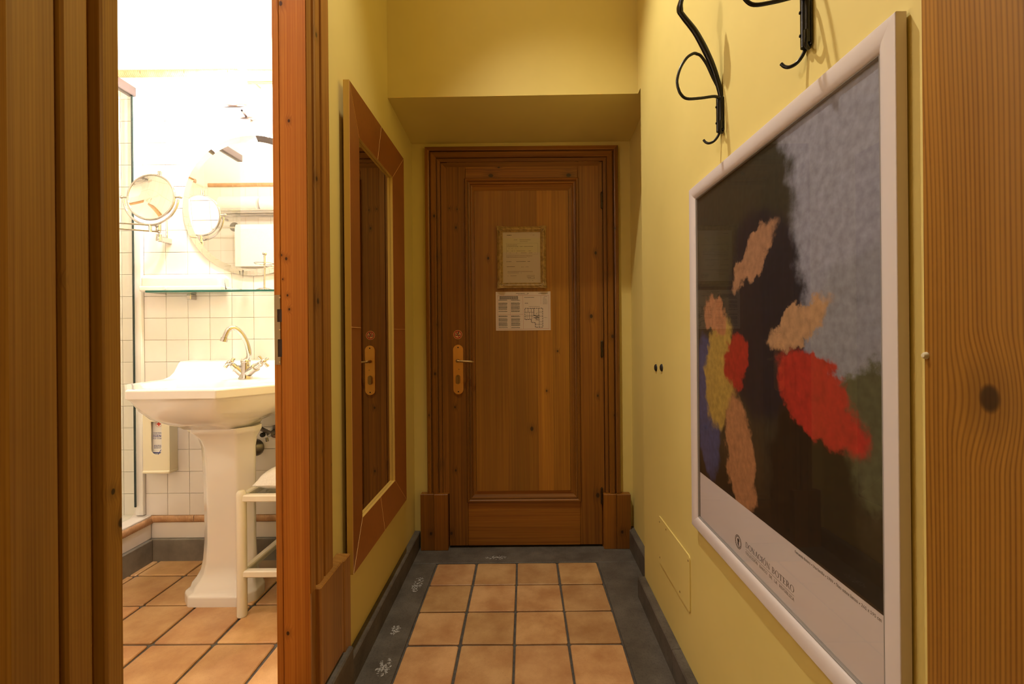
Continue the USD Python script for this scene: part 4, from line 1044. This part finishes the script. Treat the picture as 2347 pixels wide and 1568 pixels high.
# ================================================================ THINGS IN THE BATHROOM
# --- washbasin on its pedestal
bcx = -1.145
wbn_ = thing('washbasin', 'white octagonal pedestal washbasin with chrome mixer tap', 'washbasin', (bcx, 1.75, ZB))
def octa(fw_, sw, fy, cy, by, z, r=0.02, cx=bcx, cut=0.03):
    C = [(cx - fw_, fy), (cx + fw_, fy), (cx + sw, cy), (cx + sw, by - cut), (cx + sw - cut, by), (cx - sw + cut, by), (cx - sw, by - cut), (cx - sw, cy)]
    p = round_loop(C, r, 5)
    return np.column_stack([p, np.full(len(p), z)])
BYB = YW - 0.009
L = [octa(.082, .127, 1.645, 1.692, 1.80, .826, .02), octa(.084, .130, 1.628, 1.688, 1.81, .838, .02), octa(.092, .155, 1.580, 1.675, 1.86, .852, .04), octa(.112, .212, 1.535, 1.665, 1.93, .880, .03), octa(.126, .252, 1.508, 1.66, 1.97, .912, .022),
     octa(.136, .280, 1.494, 1.657, BYB, .942, .016), octa(.140, .288, 1.490, 1.656, BYB, .952, .008), octa(.143, .294, 1.484, 1.655, BYB, .956, .006), octa(.146, .300, 1.480, 1.655, BYB, .959, .005), octa(.146, .300, 1.480, 1.655, BYB, .9605, .005), octa(.146, .300, 1.480, 1.655, BYB, .982, .005), octa(.146, .300, 1.480, 1.655, BYB, .9835, .005), octa(.1452, .2985, 1.4815, 1.6555, BYB - .001, .987, .005), octa(.143, .295, 1.485, 1.657, BYB - .003, .990, .006), octa(.142, .294, 1.487, 1.658, BYB - .004, .9902, .006),
     octa(.126, .262, 1.522, 1.672, 1.785, .989, .03), octa(.122, .256, 1.530, 1.675, 1.777, .982, .04), octa(.115, .240, 1.545, 1.68, 1.765, .950, .04), octa(.095, .19, 1.58, 1.69, 1.75, .905, .03), octa(.05, .09, 1.64, 1.70, 1.74, .885, .02), octa(.02, .03, 1.68, 1.70, 1.72, .883, .01)]
part(wbn_, 'basin', loft(L), M['ceramic'], True)
# raised back ledge, sweeping up to the wall
lpr = [(BYB, .965), (1.80, .965), (1.802, .9885), (1.830, .9905), (1.862, .998), (1.886, 1.014), (1.902, 1.036), (1.912, 1.050), (1.922, 1.057), (BYB, 1.059)]
led = place(extrude(Polygon(lpr), .594), EY, EZ, EX, (bcx - .297, 0, 0))
part(wbn_, 'back_ledge', led, M['ceramic'], 40)
pcx_ = -1.125
def pocta(fw_, sw, fy, z, r=.008, side=.012):
    k = sw - fw_
    C = [(pcx_ - fw_, fy), (pcx_ + fw_, fy), (pcx_ + sw, fy + k), (pcx_ + sw, fy + k + side), (pcx_ + fw_, fy + 2 * k + side), (pcx_ - fw_, fy + 2 * k + side), (pcx_ - sw, fy + k + side), (pcx_ - sw, fy + k)]
    p = round_loop(C, r, 4)
    return np.column_stack([p, np.full(len(p), z)])
P_ = [pocta(.088, .132, 1.640, ZB, side=.06), pocta(.088, .132, 1.640, ZB + .030, side=.06), pocta(.086, .130, 1.643, ZB + .037, side=.058), pocta(.077, .121, 1.654, ZB + .044, side=.055), pocta(.074, .117, 1.658, ZB + .060, side=.05), pocta(.066, .108, 1.672, ZB + .075, side=.04), pocta(.060, .102, 1.684, ZB + .095, side=.03), pocta(.0565, .0985, 1.692, ZB + .13, side=.02), pocta(.0545, .096, 1.698, ZB + .20), pocta(.0545, .096, 1.698, ZB + .32), pocta(.057, .099, 1.694, ZB + .50), pocta(.059, .101, 1.691, ZB + .555), pocta(.065, .108, 1.680, ZB + .59, side=.02), pocta(.075, .119, 1.662, ZB + .612, side=.04), pocta(.080, .125, 1.650, ZB + .622, side=.05), pocta(.080, .125, 1.650, ZB + .637, side=.05)]
part(wbn_, 'pedestal', loft(P_), M['ceramic'], 30)
# mixer tap
FX, FY, FZ = -1.118, 1.838, 0.990
fa = part(wbn_, 'mixer_tap', lathe([(0, 0), (.026, 0), (.026, .004), (.023, .010), (.020, .024), (.019, .05), (.017, .062), (.0185, .066), (.0185, .072), (.0135, .078), (0, .078)], 24, 'z', (FX, FY, FZ)), M['chrome'], 40, label='chrome swan-neck mixer tap')
def tp(px, py, D): return at(px, py, D)
spp = smooth_path([(FX, FY, FZ + .07), tp(571, 815, FY), tp(566, 788, FY - .01), tp(553, 764, FY - .03), tp(537, 752, FY - .05), tp(524, 756, FY - .065), tp(517, 768, FY - .07), tp(514, 777, FY - .072)], 7)
part(fa, 'spout', tube(spp, 0.0095, 16), M['chrome'], 40)
e = spp[-1]; dr = spp[-1] - spp[-2]; dr /= np.linalg.norm(dr)
part(fa, 'aerator', tube([e - dr * 0.006, e - dr * 0.005, e + dr * 0.010, e + dr * 0.011], [.0095, .0125, .0125, .010], 16), M['chrome'], 40)
for s, c in ((-1, tp(526, 832, FY - .03)), (1, tp(604, 829, FY - .03))):
    base = np.array([FX + s * 0.012, FY - 0.004, FZ + 0.022])
    ax_ = (c - base) / np.linalg.norm(c - base)
    part(fa, 'valve_arm', tube([base, base + (c - base) * .45, base + (c - base) * .46, base + (c - base) * .52, base + (c - base) * .53, base + (c - base) * .8, base + (c - base) * .82, c], [.016, .0145, .017, .017, .0125, .0115, .007, .007], 16), M['chrome'], 40)
    u_ = np.cross(ax_, [0, 0, 1.0]); u_ /= np.linalg.norm(u_); v_ = np.cross(ax_, u_)
    ms = [trimesh.creation.icosphere(2, 0.0115).apply_translation(c)]
    for a in (25, 115, 205, 295):
        d = u_ * math.cos(math.radians(a)) + v_ * math.sin(math.radians(a))
        ms.append(tube([c, c + d * .012, c + d * .022, c + d * .0255, c + d * .0275], [.005, .0052, .0075, .0065, .003], 10))
    part(fa, 'cross_handle', cat_(*ms), M['chrome'], 40)
kn = tp(557, 824, FY + .01)
part(fa, 'plug_rod', cat_(tube([(FX - .004, FY + .02, FZ + .03), kn], .0022, 8), trimesh.creation.icosphere(2, .006).apply_translation(kn)), M['chrome'], 40)
part(wbn_, 'overflow_mark', lathe([(0, .0008), (.010, .0008), (.0105, 0), (0, 0)], 16, 'z', (-1.10, 1.66, .8838)), M['chrome'])

# --- shut-off valve and waste escutcheon
vv = thing('shutoff_valve', 'small chrome shut-off valve on the wall beneath the washbasin', 'valve', (-1.02, YW, 0.72))
vc = at(618, 992, 1.965)
part(vv, 'rose', lathe([(0, 0.012), (.018, .011), (.028, .004), (.029, 0), (0, 0)], 24, 'y', (vc[0] + .012, YW - .008, vc[2])), M['dull_steel'], 40)
part(vv, 'body', cat_(tube([(vc[0] + .012, YW - .015, vc[2]), (vc[0] + .005, YW - .052, vc[2] - .004)], .011, 14), tube([(vc[0] + .012, YW - .045, vc[2] - .002), (vc[0] - .03, YW - .05, vc[2] + .022)], .0085, 12)), M['dull_steel'], 40)
part(vv, 'knob', lathe([(0, .016), (.007, .015), (.010, .010), (.010, 0), (0, 0)], 14, 'y', (vc[0] - .017, YW - .052, vc[2] - .004)), M['black_rubber'], 40)
part(vv, 'supply_pipe', tube(smooth_path([(vc[0] - .028, YW - .05, vc[2] + .021), (vc[0] - .036, YW - .055, vc[2] + .045), (vc[0] - .04, YW - .07, vc[2] + .10)], 5), .005, 10), M['dull_steel'], 40)
part(vv, 'spindle', tube([(vc[0] - .006, YW - .05, vc[2] - .018), (vc[0] - .002, YW - .05, vc[2] - .034)], .006, 10), M['dull_steel'], 40)
wc = at(582, 1027, 1.98)
single('waste_escutcheon', cat_(lathe([(0, .030), (.012, .029), (.026, .022), (.036, .010), (.038, 0), (0, 0)], 28, 'y', (wc[0], YW - .008, wc[2])), tube([(wc[0], YW - .03, wc[2]), (wc[0], YW - .075, wc[2])], .016, 16)), M['dull_steel'], 'dull domed waste pipe cover on the wall behind the pedestal', 'pipe cover', smooth=40)

# --- hygiene bag dispenser
hb = thing('hygiene_bag_dispenser', 'cream plastic hygiene bag dispenser low on the tiled wall', 'dispenser', (-1.565, YW, .585))
hx0, hx1, hz0, hz1, hy = -1.622, -1.509, .586, .838, 1.945
wnd = LineString([(0, 0), (0, 1)])
wx0, wx1 = at(346, 1000, hy)[0], at(370.5, 1000, hy)[0]
wz0, wz1 = at(358, 1043, hy)[2], .80
win = sbox(wx0, wz0, wx1, wz1)
win = unary_union([win.intersection(sbox(-5, wz0 + (wx1 - wx0) / 2, 5, 5)), Point((wx0 + wx1) / 2, wz0 + (wx1 - wx0) / 2).buffer((wx1 - wx0) / 2)])
face = sbox(hx0, hz0, hx1, hz1).buffer(-.006).buffer(.006)
part(hb, 'front_cover', place(extrude(face.difference(win), .004), EX, EZ, -EY, (0, hy + .004, 0)), M['cream_plastic'])
part(hb, 'side_wall', bx(hx1 - .005, hx1 + .0005, hy + .002, YW - .008, hz0, hz1, .002), M['cream_plastic'])
part(hb, 'side_wall', bx(hx0, hx0 + .005, hy + .003, YW - .008, hz0, hz1, .002), M['cream_plastic'])
part(hb, 'base_lip', bx(hx0 - .002, hx1 + .002, hy - .004, YW - .008, hz0 - .006, hz0 + .006, .003), M['cream_plastic'])
part(hb, 'top_wall', bx(hx0, hx1, hy + .003, YW - .008, hz1 - .005, hz1, .001), M['cream_plastic'])
bg = part(hb, 'paper_bags', bx(hx0 + .008, hx1 - .008, hy + .012, hy + .03, hz0 + .012, hz1 - .012, .002), M['white_plastic'], label='white printed paper bags')
yb = hy + .0118
def bt(text, h, px0, py, px1, bold=False):
    a, b = at(px0, py, yb), at(px1, py, yb)
    return place(text_fit(text, h, b[0] - a[0], .0002, bold), EX, EZ, -EY, (a[0], yb, a[2]))
part(bg, 'lettering', cat_(bt('CONTEN', .0065, 351, 994.5, 369.5), bt('IGIEN', .010, 351, 1002, 369, True), bt('PER SIGN', .0062, 351, 1007, 370)), M['blue_ink'])
ccx, _, ccz = at(364, 972, yb)
cr = unary_union([sbox(-.0035, -.010, .0035, .010), sbox(-.010, -.0035, .010, .0035)])
rg = Point(0, 0).buffer(.0135).difference(Point(0, 0).buffer(.0125))
part(bg, 'red_cross', place(extrude(unary_union([affinity.scale(cr, .85, .85), rg]), .0002), EX, EZ, -EY, (ccx, yb, ccz)), M['red_cross'])
ln = []
for py in (1021, 1024, 1027):
    a, b = at(353, py, yb), at(370, py, yb)
    ln += scribble_line(a[0], b[0], a[2], .0022, 1)
a, b = at(349, 1037, yb), at(372, 1039, yb)
ln += [sbox(a[0], b[2], b[0], a[2])]
ln += [LineString([at(360, 1046, yb)[[0, 2]], at(364, 1040, yb)[[0, 2]], at(369, 1031, yb)[[0, 2]]]).buffer(.0012), LineString([at(364, 1046, yb)[[0, 2]], at(370, 1036, yb)[[0, 2]]]).buffer(.0012)]
part(bg, 'small_print', place(extrude(unary_union(ln), .0002), EX, EZ, -EY, (0, yb, 0)), M['blue_ink'])

# --- white stand with two glass shelves
sd = thing('bathroom_stand', 'ivory tubular stand with two smoked glass shelves beside the pedestal', 'shelf stand', (-.84, 1.72, ZB))
SX0, SX1, SY0, SY1 = -.985, -.715, 1.588, 1.868
zs = [(.612, .592), (.351, .331)]
for (x, y) in ((SX0, SY0), (SX1, SY0), (SX0, SY1), (SX1, SY1)):
    part(sd, 'leg', lathe([(0, 0), (.0145, 0), (.0165, .004), (.0165, .418), (.0150, .428), (.010, .4345), (0, .436)], 18, 'z', (x, y, ZB)), M['ivory'], 40)
for z1_, z0_ in zs:
    part(sd, 'rail', bx(SX0, SX1, SY0 - .012, SY0 + .012, z0_ - .004, z1_, .004), M['ivory'])
    part(sd, 'rail', bx(SX0, SX1, SY1 - .012, SY1 + .012, z0_ - .004, z1_, .004), M['ivory'])
    part(sd, 'rail', bx(SX0 - .012, SX0 + .012, SY0, SY1, z0_ - .004, z1_, .004), M['ivory'])
    part(sd, 'rail', bx(SX1 - .012, SX1 + .012, SY0, SY1, z0_ - .004, z1_, .004), M['ivory'])
    part(sd, 'glass_shelf', bx(SX0 + .010, SX1 - .010, SY0 + .010, SY1 - .010, z1_ - .009, z1_ - .004), M['pane_grey'], label='smoked glass shelf')
# folded towel on it
def pillow(x0, x1, y0, y1, z0, z1, n=18, puff=.5, seed=0):
    u = np.linspace(-1, 1, n)
    U, V_ = np.meshgrid(u, u, indexing='ij')
    h = ((1 - np.abs(U) ** 3.2) * (1 - np.abs(V_) ** 3.2)).clip(0) ** puff
    X = (x0 + x1) / 2 + U * (x1 - x0) / 2; Y = (y0 + y1) / 2 + V_ * (y1 - y0) / 2
    w = 0.004 * (meshkit.noise(np.stack([X * 30, Y * 30, X * 0 + seed], -1)) - .5)
    zt_ = z0 + (z1 - z0) * (0.35 + 0.65 * h) + w; zb_ = z0 + (z1 - z0) * .35 * (1 - h)
    idx = np.arange(n * n).reshape(n, n)
    a, b, c, d = idx[:-1, :-1].ravel(), idx[1:, :-1].ravel(), idx[1:, 1:].ravel(), idx[:-1, 1:].ravel()
    F1 = np.vstack([np.stack([a, b, c], 1), np.stack([a, c, d], 1)])
    T = np.stack([X, Y, zt_], -1).reshape(-1, 3); B = np.stack([X, Y, zb_], -1).reshape(-1, 3)
    edge = np.concatenate([idx[:, 0], idx[-1, 1:], idx[-2::-1, -1], idx[0, -2:0:-1]])
    F = [F1, F1[:, ::-1] + n * n]
    k = len(edge)
    S = [[edge[i], edge[(i + 1) % k], edge[(i + 1) % k] + n * n] for i in range(k)] + [[edge[i], edge[(i + 1) % k] + n * n, edge[i] + n * n] for i in range(k)]
    m = trimesh.Trimesh(np.vstack([T, B]), np.vstack(F + [np.array(S)]), process=False)
    m.fix_normals()
    return m
single('folded_towel', pillow(-.955, -.705, 1.60, 1.85, .6085, .690, seed=3), M['terry'], 'folded white towel lying on the ivory stand', 'towel', smooth=60)

# --- glass shelf on the wall
gs = thing('glass_shelf', 'green-edged clear glass shelf above the washbasin', 'shelf', (-1.15, YW, 1.345))
GX0, GX1, GY0, GZ = -1.552, -.76, 1.880, 1.343
part(gs, 'glass_plate', bx(GX0, GX1, GY0 + .0015, YW - .009, GZ, GZ + .008), M['pane_shelf'])
part(gs, 'polished_edge', bx(GX0, GX1, GY0, GY0 + .0014, GZ - .0003, GZ + .0083, .0003), M['glass_edge'])
part(gs, 'polished_edge', bx(GX0 - .001, GX0, GY0, YW - .009, GZ, GZ + .008), M['glass_edge'])
for xx in (at(430, 680, 1.95)[0], -.86):
    part(gs, 'bracket', cat_(bx(xx - .009, xx + .009, YW - .045, YW - .008, GZ - .024, GZ - .0005, .002), bx(xx - .009, xx + .009, YW - .030, YW - .008, GZ + .0082, GZ + .014, .001), tube([(xx - .016, YW - .03, GZ - .012), (xx - .009, YW - .03, GZ - .012)], .003, 8)), M['chrome'])
# on the shelf: tumbler, chrome holder; on the wall: rounded white box
tx = at(534, 655, 1.925)
single('tumbler', lathe([(0, .0005), (.026, .0005), (.030, .006), (.034, .050), (.036, .088), (.034, .088), (.032, .050), (.028, .008), (0, .006)], 28, 'z', (tx[0], 1.93, GZ + .0085)), M['tumbler'], 'clear drinking tumbler on the glass shelf', 'tumbler', smooth=40)
hh = at(606, 655, 1.93)
ho = thing('toothbrush_holder', 'chrome stand with wire rings on the glass shelf', 'toothbrush holder', (hh[0], 1.93, GZ + .0085))
part(ho, 'base', lathe([(0, 0), (.032, 0), (.032, .003), (.026, .008), (.006, .012), (0, .012)], 28, 'z', (hh[0], 1.93, GZ + .0085)), M['chrome'], 40)
zz0, zz1 = GZ + .018, at(608, 584, 1.93)[2]
part(ho, 'stem', tube([(hh[0], 1.93, zz0), (hh[0] + .002, 1.93, zz1)], .0040, 10), M['chrome'], 40)
part(ho, 'finial', trimesh.creation.icosphere(2, .0085).apply_translation((hh[0] + .002, 1.93, zz1 + .004)), M['chrome'], 40)
for zr, rad, dx in ((at(606, 604, 1.93)[2], .036, -.001), (at(606, 613, 1.93)[2], .030, .034)):
    part(ho, 'ring', trimesh.creation.torus(rad, .0016, 28, 8).apply_translation((hh[0] + dx, 1.93, zr)), M['chrome'], 40)
wx = at(312, 650, 1.93)[0]
wxx = thing('wall_box', 'white rounded box fixed to the tiles behind the glass shelf', 'wall box', (-1.47, YW, 1.36))
def soft_box(x0, x1, y0, y1, z0, z1, r):
    pts = []
    for x in (x0 + r, x1 - r):
        for y in (y0 + r, y1):
            for z in (z0 + r, z1 - r):
                s = trimesh.creation.icosphere(2, r); v = s.vertices + (x, y, z); v[:, 1] = np.minimum(v[:, 1], y1)
                pts.append(v)
    return trimesh.convex.convex_hull(np.vstack(pts))
part(wxx, 'body', soft_box(wx, -1.285, 1.945, YW - .008, 1.3585, 1.424, .018), M['white_plastic'], 40)
part(wxx, 'lower_band', soft_box(wx - .002, -1.283, 1.942, YW - .008, 1.3530, 1.378, .008), M['white_plastic'], 40)
part(wxx, 'button', lathe([(0, .003), (.007, .0025), (.008, 0), (0, 0)], 18, 'y', (at(376, 656, 1.94)[0], 1.9425, 1.367)), M['white_plastic'], 40)

# --- magnifying mirror on its double arm
mg = thing('magnifying_mirror', 'round chrome shaving mirror on a double swing arm', 'magnifying mirror', (-1.5, YW, 1.55))
YG = 1.84
mc = at(346.5, 452, YG)
RG = .0915
nrm = np.array([0.03, -1.0, 0.06]); nrm /= np.linalg.norm(nrm)
ux = np.cross([0, 0, 1.0], nrm); ux = -ux if ux[0] < 0 else ux; ux /= np.linalg.norm(ux)
uz = np.cross(ux, nrm); uz = -uz if uz[2] < 0 else uz
def mgp(m): return place(m, ux, uz, nrm, mc)
part(mg, 'rim', mgp(trimesh.creation.torus(RG, .0048, 48, 12)), M['chrome'], 40)
prf = [(0, -.004), (RG * .97, -.004), (RG * .97, 0.002)] + [(RG * .97 * math.sqrt(1 - t), .002 - .006 * t) for t in np.linspace(0.02, .999, 14)]
part(mg, 'mirror_glass', mgp(lathe([(r, z) for r, z in prf] + [(0, -.004 + 1e-5)], 48)), M['mirror'], 30)
th = np.linspace(math.radians(-5), math.radians(-175), 28)
yk = np.array([mc + ux * (RG + .016) * math.cos(a) + uz * (RG + .022) * math.sin(a) for a in th])
part(mg, 'yoke', tube(yk, .0045, 12), M['chrome'], 40)
for s in (-1, 1):
    p0 = mc + ux * s * RG
    part(mg, 'pivot', cat_(tube([p0, p0 + ux * s * .022], .004, 10), trimesh.creation.icosphere(2, .0065).apply_translation(p0 + ux * s * .024)), M['chrome'], 40)
jb = mc - uz * (RG + .022)
j1 = at(363, 520, YG + .02)
part(mg, 'stem', cat_(tube([jb, (jb[0], jb[1], jb[2] - .028)], .0055, 12), tube([(j1[0], j1[1], j1[2] - .014), (j1[0], j1[1], j1[2] + .014)], .0095, 14)), M['chrome'], 40)
far_l = at(225, 510, YG - .10)
for dz_ in (0.004, -.020):
    part(mg, 'arm_bar', tube([(j1[0], j1[1], j1[2] + dz_), (far_l[0], far_l[1], far_l[2] + dz_ * .9)], .0036, 10), M['chrome'], 40)
j2 = at(364, 531, 1.93)
part(mg, 'joint', cat_(trimesh.creation.icosphere(2, .0085).apply_translation(j2), tube([(j2[0], j2[1], j2[2] - .04), (j2[0], j2[1], j2[2] - .012)], .0105, 16)), M['chrome'], 40)
wz_ = j2[2] - .030
part(mg, 'wall_bracket', cat_(bx(j2[0] - .009, j2[0] + .009, j2[1] + .004, YW - .008, wz_ - .011, wz_ + .011, .002), tube([(j2[0] + .004, YW - .03, wz_ + .01), (j2[0] + .004, YW - .03, wz_ + .10)], .0025, 8)), M['chrome'])
part(mg, 'pivot_ball', trimesh.creation.icosphere(2, .0062).apply_translation(j2 + np.array([.004, -.008, 0])), M['brass'], 40, label='small brass pivot ball')
part(mg, 'link_bar', tube([(j1[0], j1[1], j1[2] - .010), (j2[0], j2[1], j2[2])], .0055, 10), M['chrome'], 40)
top_ = mc + uz * RG
part(mg, 'top_knob', tube([top_ + np.array([.022, .012, -.004]), top_ + np.array([.022, .012, .018])], .0075, 12), M['chrome'], 40)

# --- big round mirror with a wide bevel
rmx, rmz, RR = -1.170, 1.726, .304
rm_ = thing('round_mirror', 'large round mirror with a wide slanted rim on tiles above the washbasin', 'mirror', (rmx, YW, rmz - RR))
part(rm_, 'mirror_glass', lathe([(0, .011), (RR - .028, .011), (RR - .028, .009), (0, .009)], 72, 'y', (rmx, YW - .008, rmz)), M['mirror'])
part(rm_, 'bevel', lathe([(RR - .0285, .0108), (RR, .007), (RR, .002), (RR - .0285, .002)], 72, 'y', (rmx, YW - .008, rmz)), M['mirror'])
part(rm_, 'backing', lathe([(0, 0), (0, .002), (RR - .02, .002), (RR - .02, 0)], 48, 'y', (rmx, YW - .008, rmz)), M['white_plastic'])

# --- wall lamps over the mirror
def make_lamp(name, label, px_shift):
    r0 = at(567, 270, YW - .02) + np.array([px_shift, 0, 0])
    h0 = at(538, 241, 1.87) + np.array([px_shift, 0, 0])
    t = thing(name, label, 'wall lamp', (r0[0], YW, r0[2]))
    tilt = trimesh.transformations.rotation_matrix(math.radians(29), [1, 0, 0])
    def td(prof, c):
        m = lathe(prof, 32); m.apply_transform(tilt); m.apply_translation(c); return m
    h1 = at(567, 270, 1.955) + np.array([px_shift, 0, 0])
    part(t, 'wall_mount', tube([(h1[0] + .004, YW - .008, h1[2] + .012), (h1[0] + .004, h1[1], h1[2] + .006)], .009, 12), M['lamp_steel'], 40)
    part(t, 'rose_disc', td([(0, .006), (.024, .005), (.029, .001), (.029, -.003), (0, -.006)], h1), M['lamp_steel'], 40)
    part(t, 'arm', tube([h1, h0 + np.array([.016, .02, -.012])], .0045, 12), M['lamp_steel'], 40)
    part(t, 'shade_disc', td([(0, .008), (.040, .006), (.050, .002), (.052, -.003), (.048, -.007), (0, -.008)], h0), M['lamp_steel'], 40)
    part(t, 'bulb', td([(0, .0085), (.016, .0085), (.014, .022), (.008, .030), (0, .032)], h0), M['bulb'], 40)
make_lamp('wall_lamp', 'chrome disc wall lamp above the left half of the round mirror', 0.0)

# glass lamp plate and brass rail higher up
up = thing('upper_shelf', 'thin glass shelf on a brass rail high above the round mirror', 'shelf', (-1.0, YW, 2.20))
u0, u1 = at(545, 157, 1.90), at(640, 155, 1.90)
part(up, 'glass_plate', bx(u0[0], -.70, 1.90, YW - .008, u0[2] - .004, u0[2] + .004), M['pane_shelf'])
part(up, 'polished_edge', bx(u0[0], -.70, 1.8985, 1.90, u0[2] - .004, u0[2] + .004), M['glass_edge_pale'])
q = at(568, 190, 1.95)
part(up, 'brass_rail', tube([(q[0], 1.95, q[2]), (-.70, 1.95, q[2])], .0055, 12), M['brass'], 40)
part(up, 'rail_end', tube([(q[0] + .03, YW - .008, q[2]), (q[0] + .03, 1.945, q[2])], .004, 10), M['brass'], 40)

# --- shower screen
ss = thing('shower_screen', 'clear shower screen with chrome head rail left of the washbasin', 'shower screen', (-1.68, 1.3, .386))
XS = -1.672
gpoly = sbox(1.25, .392, 1.965, 2.205)
gpoly = gpoly.difference(sbox(1.925, .392, 1.965, .432)).union(Point(1.925, .432).buffer(.04, quad_segs=8))
part(ss, 'glass_panel', place(extrude(gpoly, .006), EY, EZ, EX, (XS - .006, 0, 0)), M['pane_shower'])
part(ss, 'panel_edge', bx(XS - .0065, XS + .0005, 1.965, 1.9685, .43, 2.205), M['glass_edge_dark'])
part(ss, 'head_rail', bx(XS - .022, XS + .010, 1.24, 1.975, 2.195, 2.235, .003), M['lamp_steel'])
part(ss, 'wall_profile', bx(XS - .012, XS + .022, 1.976, YW - .008, .39, 2.20, .002), M['white_plastic'])

# --- towel rack on the near wall, seen in the round mirror
tr = thing('towel_rack', 'chrome towel rack on the near bathroom wall seen in the round mirror', 'towel rack', (-1.7, BY0, 2.03))
RX0, RX1, RZ = -2.28, -1.25, 2.055
for k in range(4):
    y = BY0 + .06 + k * .055
    part(tr, 'rail', tube([(RX0, y, RZ), (RX1, y, RZ)], .008, 12), M['chrome'], 40)
for x in (RX0 + .04, RX1 - .04):
    part(tr, 'bracket', bx(x - .006, x + .006, BY0 + .005, BY0 + .235, RZ - .022, RZ - .006, .002), M['chrome'])
    part(tr, 'rose', lathe([(0, -.012), (.02, -.012), (.034, -.004), (.035, 0), (0, 0)], 24, 'y', (x + .05, BY0 + .006, RZ - .065)), M['dull_steel'], 40)
    part(tr, 'hanger_arm', tube(smooth_path([(x, BY0 + .20, RZ - .02), (x, BY0 + .20, RZ - .08), (x + .02, BY0 + .20, RZ - .11), (x + .06, BY0 + .20, RZ - .115)], 6), .006, 10), M['chrome'], 40)
part(tr, 'hanging_bar', tube([(RX0 + .09, BY0 + .20, RZ - .115), (RX1 - .02, BY0 + .20, RZ - .115)], .006, 10), M['chrome'], 40)
def hanging(x0, x1, y, zt_, zb_, t=.018):
    n = 14
    pr = [(y - t, zb_), (y - t - .002, zt_ - .02), (y - t * .6, zt_ + .008), (y, zt_ + .014), (y + t * .6, zt_ + .008), (y + t + .002, zt_ - .02), (y + t, zb_ + .04)]
    poly = LineString(pr).buffer(.005, cap_style=1)
    return place(extrude(poly, x1 - x0), EY, EZ, EX, (x0, 0, 0))
single('hanging_towel', hanging(-2.05, -1.42, BY0 + .20, RZ - .112, 1.62), M['terry'], 'white bath towel hanging from the towel rack', 'towel', smooth=50)
for k in range(3):
    a0 = -2.2 + k * .30
    single('rolled_towel', tube([(a0, BY0 + .14, RZ + .066), (a0 + .005, BY0 + .14, RZ + .066), (a0 + .275, BY0 + .14, RZ + .066), (a0 + .28, BY0 + .14, RZ + .066)], [.045, .057, .057, .045], 20), M['terry'], ('rolled white towel at the end of the rack nearest the shower', 'rolled white towel in the middle of the rack', 'rolled white towel at the rack end nearest the doorway')[k], 'towel', smooth=40)
